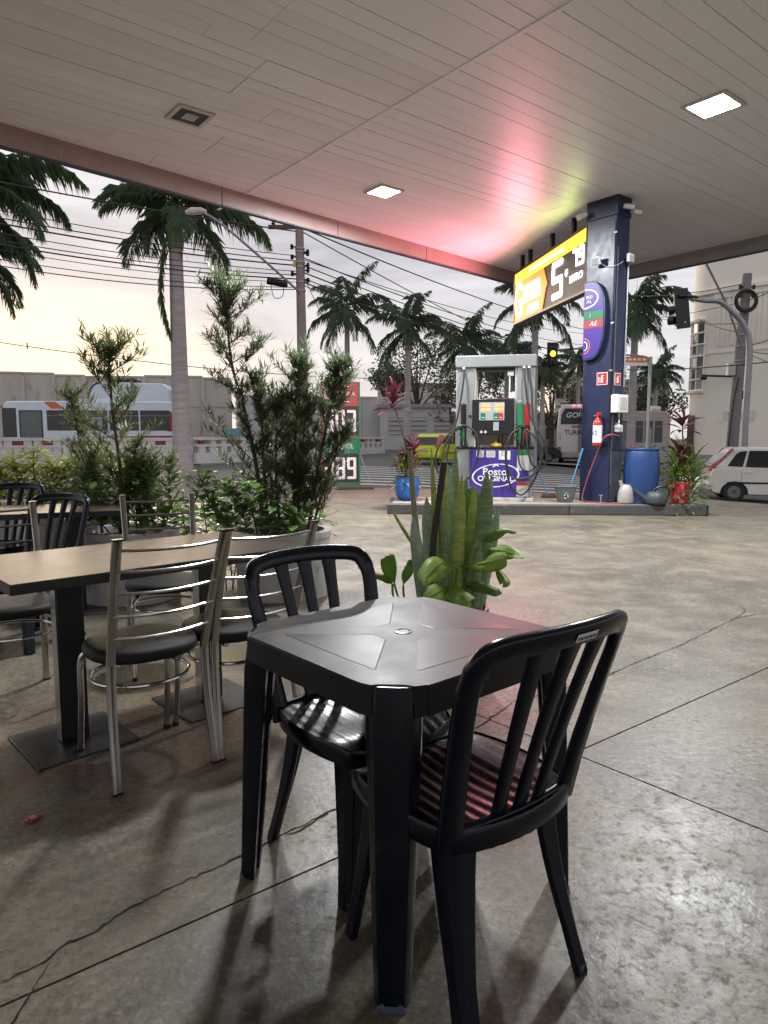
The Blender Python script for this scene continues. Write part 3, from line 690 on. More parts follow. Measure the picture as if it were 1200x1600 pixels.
letter('LITRO', .17, M['led_white'], t, SL - .40, .33, -.006, width=.52, offset=.002)
for x in (.28, .72, SL * .53, SL * .80): MB().b2(x - .04, x + .04, .03, .10, SH, ZC - zb).build('hanger', M['black'], t)
ld = bpy.data.lights.new('sign_glow', 'AREA'); ld.shape = 'RECTANGLE'; ld.specular_factor = .12; ld.size = SL * .5; ld.size_y = SH * .4; ld.energy = 34; ld.color = (1, .27, .36)
lo = bpy.data.objects.new('sign_glow', ld); COL.objects.link(lo); lo.parent = t; lo.location = (SL * .26, -.28, SH * .06); lo.rotation_euler = (R(-90), 0, 0)
ld = bpy.data.lights.new('sign_glow', 'AREA'); ld.shape = 'RECTANGLE'; ld.specular_factor = .3; ld.size = SL * .25; ld.size_y = .2; ld.energy = 1.3; ld.color = (.75, 1, .25)
lo = bpy.data.objects.new('sign_glow', ld); COL.objects.link(lo); lo.parent = t; lo.location = (SL * .85, -.06, SH - .15); lo.rotation_euler = (R(-90), 0, 0)
# ---------------------------------------------------------------- plastic bistro chair (front faces -y)
def bs(u, h):
    """a point of the chair's back: u -1..1 across, h 0..1 from seat to top rail"""
    w = .182 + .048 * h
    return Vector((u * w, .175 + .085 * h + .028 * h * h + .045 * (1 - u * u) * (.35 + .65 * h), .43 + .435 * h))
def bn(u, h):
    a = bs(u + .02, h) - bs(u - .02, h); b = bs(u, h + .02) - bs(u, h - .02); return a.cross(b).normalized()
def plastic_chair(label, loc, deg, group):
    t = thing('plastic_chair', label, 'chair', loc, face(deg), group)
    # seat: a dished shell with ribs running front to back, rounded front
    def top(x, y):
        return .445 - .018 * math.exp(-((x / .15) ** 2 + ((y - .02) / .15) ** 2)) - .028 * max(0, (-y - .13) / .08) ** 2 + .0008 * math.cos(x * 2 * PI / .036)
    def outline(u, v):        # u,v in 0..1 -> rounded plan
        x = -1 + 2 * u; y = -1 + 2 * v
        px = x * math.sqrt(1 - y * y * .30) * .215; py = y * math.sqrt(1 - x * x * .30) * .215
        return px, py
    m = MB(); nu, nv = 48, 14
    m.grid(lambda u, v: Vector((*outline(u, v), top(*outline(u, v)))), nu, nv)
    m.grid(lambda u, v: Vector((*outline(1 - u, v), top(*outline(1 - u, v)) - .012)), nu, nv)
    per = [outline(i / 24, 0) for i in range(24)] + [outline(1, i / 24) for i in range(24)] + [outline(1 - i / 24, 1) for i in range(24)] + [outline(0, 1 - i / 24) for i in range(24)]
    rings = []
    for k, (dz, sc) in enumerate(((.002, 1.0), (.004, 1.015), (-.004, 1.035), (-.048, 1.02), (-.052, 1.0), (-.048, .985), (-.012, .985))):
        rings.append([Vector((x * sc, y * sc, min(top(x, y), .446) + dz)) for x, y in per])
    m.loft(rings, cap=False)
    m.build('seat', M['plastic'], t, ang=50)
    # back frame: two posts and a bowed top rail, one continuous bar
    path = [(-1, -.06), (-1, .15), (-1, .4), (-1, .62), (-.995, .78), (-.96, .88), (-.88, .955), (-.74, .985), (-.5, .998), (-.25, 1.003), (0, 1.005)]
    path = path + [(-u, h) for u, h in path[-2::-1]]
    pts = curve([bs(u, h) for u, h in path], 4); nn = []
    for i in range(len(pts)):
        k = i / (len(pts) - 1) * (len(path) - 1); a = path[int(k)]; nn.append(bn(*a))
    L = len(pts); ws = [.060 - .016 * math.sin(PI * min(1, abs(i / (L - 1) - .5) * 2.0)) if abs(i / (L - 1) - .5) > .25 else .050 for i in range(L)]
    MB().sweep(pts, ws, .024, nn).build('back_frame', M['plastic'], t, ang=50)
    for u0, u1 in ((-.34, -.40), (0, 0), (.34, .40)):
        pp = [bs(u0 * (1 - h) + u1 * h, h) for h in [0, .1, .2, .35, .5, .65, .8, .9, .975]]; nr = [bn(u0, .5)] * 9
        MB().sweep(pp, [.034, .034, .033, .033, .034, .036, .039, .044, .052], .016, nr).build('slat', M['plastic'], t, ang=50)
    MB().sweep([bs(u, .005) + Vector((0, .0, -.005)) for u in [-1, -.6, -.3, 0, .3, .6, 1]], .05, .022, [Vector((0, -1, .25))] * 7).build('lower_rail', M['plastic'], t, ang=50)
    for sx in (-1, 1):
        # legs: tapering angle sections that flare out toward the floor
        for sy, x0, y0, x1, y1, w0, w1 in ((-1, .172, -.168, .205, -.205, .095, .058), (1, .172, .168, .200, .255, .10, .056)):
            rings = []
            for k in range(9):
                h = k / 8; z = .436 * (1 - h); e = h ** 1.6
                cx, cy = (x0 + (x1 - x0) * e) * sx, y0 + (y1 - y0) * e; w_ = w0 + (w1 - w0) * min(1, h * 1.3); th = .020
                a = Vector((-sx, 0)); b = Vector((0, -sy))                # inward directions
                c = .022 * (1 - .4 * h); o = [(-.0, c), (c, 0), (w_ * .8, 0), (w_ * .8, th), (c + th * .6, th), (th, c + th * .6), (th, w_ * .8), (0, w_ * .8)]
                rings.append([Vector((cx + a.x * p, cy + b.y * q, z)) for p, q in o])
            if sx * sy > 0: rings = [list(reversed(r)) for r in rings]
            lg = MB().loft(rings).build('leg', M['plastic'], t, bevel=.003, seg=1, ang=40)
            p = MB(); p.prism([(x1 * sx - sx * .002 + (-sx) * q[0], y1 - sy * .002 - sy * q[1]) for q in ((0, .035), (.006, .006), (.035, 0), (.037, .02), (.02, .037))], 0, .022)
            p.build('foot_pad', M['pad'], lg, bevel=.002, seg=1)
    return t
B2 = plastic_chair('black plastic slatted chair with a small white sticker, right of the near table', (.178, 1.59, 0), -36.5, 'black plastic chairs')
st = MB(); a = [bs(u, h) + bn(u, .98) * s for u, h, s in ((-.06, 1.035, .0), (.17, 1.035, 0), (.17, .985, 0), (-.06, .985, 0))]
def back_patch(u0, u1, h0, h1, d):
    n = 6; vs = []
    for i in range(n + 1):
        u = u0 + (u1 - u0) * i / n
        for h in (h0, h1):
            q = bn(u, .97); q = q if q.y > 0 else -q; vs.append(bs(u, h) + q * d)
    return vs, [(2 * i, 2 * i + 1, 2 * i + 3, 2 * i + 2) for i in range(n)]
MB().add(*back_patch(-.22, .06, .985, 1.025, .0150)).build('sticker', M['white'], B2)
bars = MB()
for i, (u0, u1) in enumerate(((-.20, -.17), (-.16, -.15), (-.14, -.11), (-.10, -.09), (-.08, -.05), (-.04, -.03), (-.02, .01), (.02, .04))): bars.add(*back_patch(u0, u1, .992, 1.008, .0156))
bars.build('barcode', M['black'], B2)
B1 = dup(B2, 'black plastic slatted chair pushed in behind the near plastic table', (-.062, 1.98, 0), 0, None)
B1.rotation_euler.z = face(142)
for ch in [o for o in COL.objects if o.parent == B1 and o.name.split('.')[0] in ('sticker', 'barcode')]: bpy.data.objects.remove(ch)
B3 = dup(B1, 'black plastic chair with an arched back beside the chrome chair at the left edge', (-2.16, 4.12, 0), face(200))
B4 = dup(B1, 'black plastic chair whose back just shows behind another at the far left edge', (-2.93, 5.15, 0), face(190))
# ---------------------------------------------------------------- plastic table
t = thing('plastic_table', 'worn black plastic square table with a glossy top in the foreground', 'table', (.052, 1.842, 0), R(90 - 49.5))
HS, ZT = .345, .722
def tab_outline(s, c=.078, nt=.030):
    P = []
    for k in range(4):
        q = [(s, -s + c + nt), (s - .004, s - c - nt), (s - .012, s - c - .004), (s - nt, s - c + .004), (s - c + .004, s - nt), (s - c - .004, s - .012), (s - c - nt, s - .004)]
        a = k * PI / 2
        for x, y in q[0 if False else 0:]: P.append((x * math.cos(a) - y * math.sin(a), x * math.sin(a) + y * math.cos(a)))
    return P
o1 = tab_outline(HS); rings = []
for sc, z in ((.86, ZT - .010), (.955, ZT - .006), (.965, ZT - .014), (.99, ZT - .068), (1.0, ZT - .068), (1.0, ZT - .055), (.998, ZT - .006), (.985, ZT)):
    rings.append([Vector((x * sc, y * sc, z)) for x, y in o1])
tt = MB(); tt.loft(list(reversed(rings))[0:0] + rings, cap=False); tt.loft([[Vector((x * .985, y * .985, ZT)) for x, y in o1], [Vector((x * .80, y * .80, ZT)) for x, y in o1]], cap=False)
tt.add([Vector((x * .80, y * .80, ZT)) for x, y in o1], [tuple(range(len(o1)))]); tt.add([Vector((x * .86, y * .86, ZT - .010)) for x, y in o1], [tuple(range(len(o1) - 1, -1, -1))])
TOP = tt.build('tabletop', M['plastic_top'], t, ang=28)
for k in range(4):                      # the four raised panels between the diagonal channels
    a = k * PI / 2; i0, i1, e = .052, .262, .262
    P = [(i0 + .02, 0), (e, e - i0 - .045), (e, -(e - i0 - .045))]
    P = [(.085, .028), (e - .005, e - .070), (e, e - .078), (e, -(e - .078)), (e - .005, -(e - .070)), (.085, -.028)]
    P = [(x * math.cos(a) - y * math.sin(a), x * math.sin(a) + y * math.cos(a)) for x, y in P]; cx = sum(p[0] for p in P) / 6; cy = sum(p[1] for p in P) / 6
    if area(P) < 0: P.reverse()
    r0 = [Vector((x, y, ZT + .0002)) for x, y in P]; r1 = [Vector((cx + (x - cx) * .97, cy + (y - cy) * .97, ZT + .0007)) for x, y in P]
    MB().loft([r0, r1]).build('raised_panel', M['plastic_gloss'], TOP, smooth=False)
MB().lathe([(.026, .0005), (.025, .002), (.019, .0022), (.017, .0008), (0, .0008)], 24, (0, 0, ZT)).build('parasol_hole_cap', M['plastic'], TOP)
for k in range(4):
    a = k * PI / 2 + PI / 4; rings = []
    for i in range(8):
        h = i / 7; z = ZT - .003 - (ZT - .003) * h; rr = (HS - .0275) * 1.4142 - .040 + .020 * min(1, .5 + h * 20) + .030 * h; w_ = .044 - .016 * h; d = .070 - .03 * h
        if i == 0: w_ -= .004
        sec = [(rr, -w_), (rr + .004, -w_ * .55), (rr + .004, w_ * .55), (rr, w_), (rr - .030, w_ + .020 * (1 - h * .4)), (rr - d, w_ + .023 * (1 - h * .4)), (rr - d, w_ - .01), (rr - .03, w_ * .6), (rr - .03, -w_ * .6), (rr - d, -w_ + .01), (rr - d, -w_ - .023 * (1 - h * .4)), (rr - .030, -w_ - .020 * (1 - h * .4))]
        rings.append([Vector((x * math.cos(a) - y * math.sin(a), x * math.sin(a) + y * math.cos(a), z)) for x, y in sec])
    lg = MB().loft(list(reversed(rings))).build('leg', M['plastic'], t, bevel=.003, seg=2, ang=40)
    p = MB(); q = [(rr + .006, -.03), (rr + .006, .03), (rr + .002, .034), (rr - .03, .034), (rr - .03, -.034), (rr + .002, -.034)]
    rot = lambda x, y: (x * math.cos(a) - y * math.sin(a), x * math.sin(a) + y * math.cos(a))
    b0 = [Vector((*rot(x, y), 0)) for x, y in q]; b1 = [Vector((*rot(x - .006, y * .45), .035)) for x, y in q]
    p.loft([b0, b1]).build('foot_pad', M['pad'], lg, bevel=.002, seg=1)
# ---------------------------------------------------------------- chrome chair with round vinyl seat (front faces -y)
def chrome_chair(label, loc, deg, group):
    t = thing('chrome_chair', label, 'chair', loc, face(deg), group); c = M['chrome']
    rs = [(0, .452)] + [(.12, .452)]
    def ring_(k, z): return [Vector((k * .205 * math.copysign(abs(math.cos(a)) ** .85, math.cos(a)), -.01 + k * .20 * math.copysign(abs(math.sin(a)) ** .85, math.sin(a)), z)) for a in [2 * PI * i / 40 for i in range(40)]]
    MB().loft([ring_(.93, .437), ring_(.985, .441), ring_(1, .452), ring_(1, .464), ring_(.975, .476), ring_(.90, .484), ring_(.6, .489), ring_(.2, .490)]).build('seat', M['vinyl'], t, ang=60)
    for s in (-1, 1):
        up = [(s * .190, .215, 0), (s * .182, .178, .25), (s * .178, .168, .42), (s * .178, .180, .50), (s * .186, .250, .72), (s * .193, .325, .915)]
        u = MB().sweep(curve(up, 6), .032, .020, [Vector((0, 1, -.25))] * 31).build('upright', c, t, ang=50)
        MB().box((s * .193, .3255, .917), (.034, .023, .006)).build('end_cap', M['black'], u); MB().box((s * .190, .2155, .004), (.035, .023, .008)).build('foot_cap', M['black'], u)
        fl = curve([(s * .10, .12, .424), (s * .125, -.08, .424), (s * .150, -.150, .420), (s * .170, -.176, .395), (s * .176, -.180, .34), (s * .176, -.186, .20), (s * .178, -.215, .004)], 6)
        f_ = MB().tube(fl, .0125, 12).build('front_leg', c, t); MB().lathe([(.0145, 0), (.0145, .018), (0, .018)], 12, (s * .178, -.215, 0)).build('foot_cap', M['black'], f_)
    for i, z in enumerate((.555, .640, .725, .805, .880)):
        h = (z - .5) / .415; y0 = .182 + .142 * h; x0 = .179 + .013 * h
        MB().tube([(x0 * u, y0 + .035 * (1 - u * u), z - .006 * (1 - u * u)) for u in [-1, -.8, -.6, -.4, -.2, 0, .2, .4, .6, .8, 1]], .0055, 8).build('back_rod', c, t)
    # hoop under the seat
    hp = [(.181 * math.sin(2 * PI * k / 24), -.02 - .178 * math.cos(2 * PI * k / 24), .345) for k in range(25)]
    MB().tube(curve(hp, 3), .0075, 8).build('hoop', c, t)
    MB().box((0, .05, .432), (.30, .03, .010)).build('seat_bracket', M['black'], t); MB().box((0, -.08, .432), (.27, .03, .010)).build('seat_bracket', M['black'], t)
    return t
fB = head(-41); c1 = Vector((-.80, 2.44, 0)) + fB * .205
GC = 'chrome chairs with round black seats'
C1 = chrome_chair('chrome chair with round black seat standing nearest, seen from behind at the wood table', c1, -41, GC)
C2 = dup(C1, 'chrome chair with round black seat between the nearest chrome chair and the plastic chair', (c1.x + .30, c1.y + .262, 0), face(-41))
C3 = dup(C1, 'chrome chair facing the camera on the far side of the wood table by the planters', (-1.20, 3.72, 0), face(158))
C4 = dup(C1, 'chrome chair with its seat cut by the left edge of the frame', (-1.76, 3.19, 0), face(140))
# ---------------------------------------------------------------- wood-topped pedestal tables
def pedestal_table(label, corner, deg, L, D, peds, group='wood topped pedestal tables'):
    t = thing('pedestal_table', label, 'table', corner, R(90 - deg), group)      # x runs along the front edge
    MB().b2(0, L, 0, D, .712, .749).build('table_edge', M['tableedge'], t, bevel=.002)
    MB().b2(.0015, L - .0015, .0015, D - .0015, .7492, .7512).build('tabletop', M['wood'], t, bevel=.001, seg=1)
    for px in peds:
        y = D / 2
        p = MB(); p.b2(px - .055, px + .055, y - .03, y + .03, .012, .70); p.build('pedestal', M['steelblk'], t, bevel=.006)
        MB().b2(px - .056, px - .0552, y - .028, y + .028, .013, .69).build('bare_metal_strip', M['chrome'], t)
        MB().b2(px - .20, px + .20, y - .20, y + .20, 0, .008).build('base_plate', M['baseplate'], t, bevel=.003)
        MB().b2(px - .16, px + .16, y - .16, y + .16, .70, .7118).build('top_plate', M['steelblk'], t, bevel=.002)
    return t
pedestal_table('long dark wood topped table on two black pedestals with the chrome chairs round it', (gp(15, 915, .75).x, gp(15, 915, .75).y, 0), 46.5, 1.27, .70, (.30, .93))
q = gp(190, 797, .75)
pedestal_table('brown wood topped table half hidden behind the black plastic chair at the far left', (q.x - 1.2 * math.sin(R(66)), q.y - 1.2 * math.cos(R(66)), 0), 66, 1.2, .68, (.30, .90))
# ---------------------------------------------------------------- sachet on the floor
p = gp(52, 1280)
t = thing('ketchup_sachet', 'small crumpled red sauce sachet lying on the concrete at lower left', 'sachet', (p.x, p.y, .001), R(-12))
def sach(u, v):
    x, y = (-1 + 2 * u), (-1 + 2 * v); return Vector((x * .018, y * .027, .0012 + .006 * max(0, (1 - x ** 4)) * max(0, 1 - (y / .8) ** 4 if abs(y) < .8 else 0) + .0012 * math.sin(9 * x + 4 * y)))
sm = MB(); sm.grid(sach, 10, 14); SB = sm.build('wrapper', M['red'], t)
lb = MB(); lb.grid(lambda u, v: sach(.2 + .6 * u, .33 + .33 * v) + Vector((0, 0, .0006)), 6, 4); lb.build('label_patch', M['offwhite'], t)
lm = MB(); lm.grid(lambda u, v: sach(.36 + .28 * u, .42 + .14 * v) + Vector((0, 0, .0012)), 4, 2); lm.build('red_mark', M['red'], t)
# ---------------------------------------------------------------- pump island
isl = thing('pump_island', 'raised dark edged concrete pump island across the forecourt', 'island', (2.63, 11.08, 0), R(-3))
ex = [(-2.58, 0), (2.52, 0), (2.52, 1.35), (-2.58, 1.35)]
MB().prism(ex, 0, .165).build('edge_kerb', M['island'], isl, bevel=.015)
MB().prism([(-2.50, .08), (2.44, .08), (2.44, 1.27), (-2.50, 1.27)], .160, .171).build('top_slab', M['islandtop'], isl)
for x in (-1.2, .35): MB().box((x, -.004, .085), (.012, .012, .15)).build('joint_cover', M['black'], isl)
MB().box((2.525, .10, .085), (.02, .24, .168)).build('corner_guard', M['crack'], isl, bevel=.003)
ZT_ = .172
# ---------------------------------------------------------------- fuel pump
pc = gp(766, 781, ZT_); pc = Vector((1.86, 11.72, ZT_))
pt = thing('fuel_pump', 'tall grey fuel pump with purple front panel, black hoses and lit price display', 'fuel pump', pc, R(-13))
PW, PD, PH = 1.30, .50, 2.44; hx = PW / 2
MB().b2(-hx - .01, hx + .01, .0, PD, 0, .06).build('plinth', M['greylt'], pt, bevel=.006)
MB().b2(-hx + .02, hx, .02, PD - .02, .06, .88).build('lower_cabinet', M['grey'], pt, bevel=.008)
MB().b2(-hx + .24, hx - .27, .004, .0195, .07, .868).build('purple_panel', M['purple'], pt, bevel=.003)
MB().b2(hx - .265, hx - .07, .006, .0196, .52, .85).build('notice_panel', M['greylt'], pt); MB().b2(hx - .265, hx - .07, .002, .0055, .78, .85).build('green_band', M['green'], pt)
MB().b2(hx - .268, hx - .068, .006, .0196, .335, .51).build('purple_panel', M['purple'], pt)
MB().b2(hx - .265, hx - .07, .006, .0196, .08, .33).build('notice_panel', M['greylt'], pt); MB().b2(hx - .265, hx - .07, .002, .0055, .27, .325).build('red_band', M['redp'], pt)
MB().b2(-hx, hx + .01, .0, PD, .882, .915).build('shelf_rail', M['black'], pt, bevel=.004)
for x0, x1 in ((-.30, -.17), (-.13, .02), (.08, .27)): MB().b2(x0, x1, .0, .0036, .735 if x0 < .05 else .70, .85).build('label_plate', M['white'] if x0 > .05 else M['greylt'], pt)
for x in (-.23, -.05, .17):
    for k in range(3): MB().b2(x - .05, x + .05, -.0024, -.0004, .83 - k * .03, .838 - k * .03).build('print_line', M['plinth'], pt)
ov = MB(); N_ = 48; vs = []
for i in range(N_ + 1):
    a = 2 * PI * i / N_
    for k in (0, 1): vs.append((.03 + (.40 - .028 * k) * math.cos(a), .0022, .43 + (.20 - .016 * k) * math.sin(a) + .03 * math.cos(a)))
ov.add(vs, [(2 * i, 2 * i + 1, 2 * i + 3, 2 * i + 2) for i in range(N_)]); ov.build('oval_mark', M['white'], pt)
letter('Posto', .17, M['white'], pt, .02, .49, .003, width=.40, offset=.003)
letter('ORIGINAL', .125, M['white'], pt, .03, .375, .003, width=.60, offset=.003)
lw = MB(); lw.side([(-.02, .565), (.04, .60), (.10, .575), (.08, .60), (.04, .62), (-.01, .60)], .0018, .0036); lw.build('logo_mark', M['white'], pt)
# uprights, head beam, side panel
MB().b2(-hx, -hx + .30, .03, PD - .03, .915, 2.24).build('upright', M['grey'], pt, bevel=.01)
MB().b2(hx - .30, hx, .03, PD - .03, .915, 2.24).build('upright', M['grey'], pt, bevel=.01)
MB().b2(-hx + .30, -hx + .325, .06, PD - .06, .915, 2.24).build('upright_trim', M['offwhite'], pt); MB().b2(hx - .325, hx - .30, .06, PD - .06, .915, 2.24).build('upright_trim', M['offwhite'], pt)
MB().b2(-hx - .02, hx + .02, 0, PD, 2.24, PH).build('head_beam', M['grey'], pt, bevel=.015)
MB().b2(-hx - .013, -hx - .0005, .08, PD - .08, .95, 2.22).build('side_decal', mat('side_decal', (.34, .24, .28), .5, col2=(.5, .46, .44), scale=3), pt)
MB().b2(-hx + .325, hx - .325, .10, PD - .10, 2.19, 2.2395).build('cross_member', M['black'], pt)
hd = MB().b2(-hx + .27, hx - .33, -.005, PD - .05, 1.12, 1.72).build('display_head', M['black'], pt, bevel=.012)
MB().b2(-.26, .16, -.012, -.006, 1.36, 1.66).build('screen', M['lcd'], hd)
def word(x, z, w, h, m=M['orange']):
    MB().b2(x, x + w, -.0145, -.0125, z, z + h).build('price_readout', m, hd)
M['readout'] = emis('readout_orange', (1, .20, .07), .75)
for x in (-.225, .0):
    for z, h in ((1.585, .045), (1.515, .045)): word(x, z, .15, h, M['readout'])
for x, m in ((-.235, 'green'), (-.02, 'green'), (.06, 'red')):
    MB().b2(x, x + .078, -.0145, -.0125, 1.375, 1.48).build('grade_button', M[m], hd); MB().b2(x + .02, x + .058, -.0165, -.0147, 1.40, 1.412).build('button_mark', M['white'], hd)
MB().b2(-.02, .07, -.012, -.006, 1.19, 1.33).build('info_plate', M['lcd'], hd)
for x in (-.22, -.15): MB().lathe([(.024, -.0), (.024, .008), (0, .008)], 14, (x, -.006, 1.165), Matrix.Rotation(R(90), 3, 'X')).build('badge', M['greylt'], hd)
for x in (.07, .13): MB().tube([(x, .2, 1.13), (x - .02, .2, .93)], .011, 6).build('hose_tail', M['black'], pt)
MB().lathe([(0, 0), (.09, 0), (.10, .02), (.09, .05), (.04, .06), (.03, .09), (0, .09)], 18, (.02, .14, .916)).build('yellow_funnel', M['yellow'], pt)
pnl = MB(); pnl.b2(-hx + .325, hx - .325, .30, .31, .915, 1.12); pnl.build('back_panel', M['greylt'], pt)
# the densimeter glass in the window on the right
for a in ((.195, .30, .10, .16, 2.10, 2.18), (.22, .32, .10, .16, 1.73, 1.84)): MB().b2(*a).build('gauge_mount', M['white'], pt, bevel=.004)
MB().lathe([(.045, 1.84), (.045, 2.10)], 16, (.262, .13, 0)).build('gauge_glass', M['glassdark'], pt); MB().lathe([(.014, 1.845), (.014, 2.095)], 10, (.238, .10, 0)).build('gauge_tube', M['white'], pt)
# nozzles in their boots
def holster(x, m, mn):
    MB().b2(x - .045, x + .045, .004, .0295, 1.27, 1.635).build('boot_cover', m, pt, bevel=.006)
    MB().b2(x - .05, x + .05, .004, .0295, .93, 1.235).build('boot_recess', M['black'], pt)
    n_ = MB(); n_.tube([(x + .005, -.02, 1.22), (x, -.03, 1.10), (x + .004, -.015, 1.02)], [.026, .032, .024], 10); n_.tube(curve([(x - .028, -.035, 1.19), (x - .05, -.06, 1.12), (x - .012, -.05, 1.02)], 4), .008, 6); n_.build('nozzle', mn, pt)
    MB().tube([(x + .004, -.012, 1.02), (x + .006, -.005, .935)], [.013, .011], 8).build('spout', M['steel'], pt)
    MB().tube([(x - .02, -.002, 1.66), (x, -.01, 1.68), (x + .02, -.002, 1.66)], .012, 6).build('hook', M['plinth'], pt)
holster(-hx + .125, M['black'], M['green']); holster(hx - .235, M['green'], M['green']); holster(hx - .115, M['red'], M['red'])
MB().b2(-hx + .06, -hx + .20, -.03, .004, 1.24, 1.29).build('boot_lip', M['black'], pt, bevel=.008); MB().b2(-hx + .215, -hx + .255, .022, .0295, 1.41, 1.45).build('lock', M['black'], pt)
MB().b2(hx - .31, hx - .06, -.03, .004, 1.22, 1.26).build('boot_lip', M['black'], pt, bevel=.008)
def hose(pts, r=.0165): MB().tube(curve(pts, 8), r, 9).build('hose', M['rubber'], pt)
hose([(-hx + .12, .01, 2.22), (-hx + .12, -.03, 2.0), (-hx + .03, -.10, 1.4), (-hx - .10, -.14, .95), (-hx - .12, -.15, .55), (-hx + .10, -.14, .32), (-.36, -.14, .46), (-.25, -.13, .85), (-.29, -.12, 1.12), (-.48, -.10, 1.27), (-hx - .05, -.13, 1.18), (-hx - .30, -.16, .85), (-hx - .28, -.16, .5), (-hx - .05, -.15, .4)])
hose([(-hx + .12, -.03, 1.24), (-hx - .02, -.13, 1.16), (-hx - .16, -.16, .92), (-hx - .2, -.16, .62), (-hx - .02, -.14, .38)])
hose([(hx - .18, .01, 2.22), (hx - .15, -.04, 1.9), (hx - .06, -.08, 1.4), (hx + .12, -.13, 1.1), (hx + .22, -.13, .8), (hx + .16, -.12, .58), (hx + .0, -.12, .62), (hx - .09, -.11, .86), (hx - .11, -.09, 1.1), (hx - .16, -.06, 1.21)])
hose([(hx - .10, .01, 2.22), (hx - .06, -.04, 1.9), (hx - .01, -.09, 1.35), (hx + .10, -.13, 1.0), (hx + .15, -.13, .78), (hx + .02, -.12, .36), (hx - .18, -.12, .12), (hx - .38, -.12, .32), (hx - .45, -.11, .8), (hx - .38, -.1, 1.1), (hx - .24, -.08, 1.22)])
hose([(hx - .235, -.03, 1.22), (hx - .40, -.11, 1.06), (hx - .44, -.12, .7), (hx - .34, -.12, .42), (hx - .12, -.13, .40), (hx + .08, -.13, .55), (hx + .12, -.12, .85), (hx + .02, -.11, 1.08), (hx - .13, -.08, 1.2)])
hose([(hx - .22, -.03, 1.0), (hx - .24, -.09, .75), (hx - .18, -.11, .56), (hx - .04, -.11, .52), (hx + .06, -.11, .62)], .014)
for x in (-hx + .12, hx - .18, hx - .10): MB().lathe([(.024, 0), (.024, .03), (0, .03)], 12, (x, .012, 2.215)).build('hose_ferrule', M['white'], pt)
# ---------------------------------------------------------------- things on the island
def P_(u, v): return gp(u, v, ZT_)
bl = P_(1006, 787) + Vector((0, .16, 0))
t = thing('plastic_barrel', 'open blue plastic barrel standing on the island beside the navy column', 'barrel', bl)
MB().lathe([(0, 0), (.235, 0), (.25, .015), (.255, .05), (.272, .25), (.283, .45), (.285, .55), (.278, .72), (.262, .83), (.250, .862)], 40, cap=False).build('barrel_body', M['bluebarrel'], t, ang=25)
MB().lathe([(.250, .862), (.262, .866), (.266, .88), (.262, .896), (.246, .898), (.238, .885), (.24, .70), (.24, .2)], 40, cap=False).build('rim', M['bluebarrel'], t)
MB().lathe([(.2385, .80), (0, .80)], 32).build('water', M['glassdark'], t)
p = P_(1062, 787) + Vector((.02, .08, 0))
t = thing('red_bucket', 'faded red ribbed bucket holding the strap leaved plant on the island end', 'bucket', p)
prof = lambda k: [(0, 0), (.125 * k, 0), (.135 * k, .01), (.165 * k, .33), (.168 * k, .335)]
bk = MB(); n = 64; vs = []; zs = [(.132, 0), (.137, .012), (.143, .08), (.150, .16), (.158, .26), (.163, .335), (.172, .337), (.174, .36), (.168, .362), (.158, .34), (.13, .06)]
bk.loft([[Vector((r * (1 + (.022 if k % 4 < 2 and .02 < z < .33 else 0)) * math.cos(2 * PI * k / n), r * (1 + (.022 if k % 4 < 2 and .02 < z < .33 else 0)) * math.sin(2 * PI * k / n), z)) for k in range(n)] for r, z in zs])
bk.build('bucket_body', M['redbucket'], t, ang=30); MB().lathe([(.155, .325), (0, .33)], 24).build('soil', M['soil'], t)
RB = p
p2 = P_(1083, 778) + Vector((.02, .22, 0))
t = thing('white_pot', 'white pot standing behind the red bucket on the island', 'pot', p2)
MB().lathe([(0, 0), (.11, 0), (.15, .06), (.19, .2), (.19, .30), (.175, .36), (.165, .36), (.16, .3)], 28).build('pot_body', M['white'], t); MB().lathe([(.163, .31), (0, .32)], 20).build('soil', M['soil'], t)
def watering_can(label, loc, rz, m, k, kind):
    t = thing('watering_can', label, 'watering can', loc, rz)
    if kind:      # round-bellied can, long spout
        MB().lathe([(0, 0), (.13 * k, 0), (.165 * k, .03 * k), (.175 * k, .08 * k), (.165 * k, .15 * k), (.125 * k, .20 * k), (.10 * k, .215 * k), (.09 * k, .20 * k)], 28).build('can_body', m, t)
        MB().tube(curve([(-.13 * k, 0, .07 * k), (-.22 * k, 0, .13 * k), (-.34 * k, 0, .235 * k)], 6), [.05 * k] * 1 + [.047 * k - .0022 * k * i for i in range(12)], 12).build('spout', m, t)
        MB().tube(curve([(-.06 * k, 0, .205 * k), (.0, 0, .27 * k), (.10 * k, 0, .285 * k), (.20 * k, 0, .24 * k), (.185 * k, 0, .13 * k), (.16 * k, 0, .10 * k)], 6), .014 * k, 8).build('handle', M['black'], t)
    else:         # squat can with an arched integral handle
        MB().lathe([(0, 0), (.10, 0), (.125, .02), (.13, .08), (.12, .18), (.10, .26), (.06, .31), (.055, .30)], 28).build('can_body', m, t)
        MB().tube(curve([(.05, 0, .27), (.10, 0, .30), (.145, 0, .25), (.15, 0, .15), (.12, 0, .09)], 6), .018, 8).build('handle', m, t)
        MB().tube(curve([(-.05, 0, .24), (-.09, 0, .34), (-.10, 0, .37)], 5), [.035] * 4 + [.028] * 7, 10).build('spout', m, t)
    return t
watering_can('squat pale grey watering can between the navy column and the blue barrel', P_(979, 787) + Vector((0, .05, 0)), 0, M['can_light'], 1, 0)
watering_can('dark grey long spouted watering can in front of the blue barrel', P_(1027, 788) + Vector((-.03, -.02, 0)), R(-8), M['can_dark'], 1.0, 1)
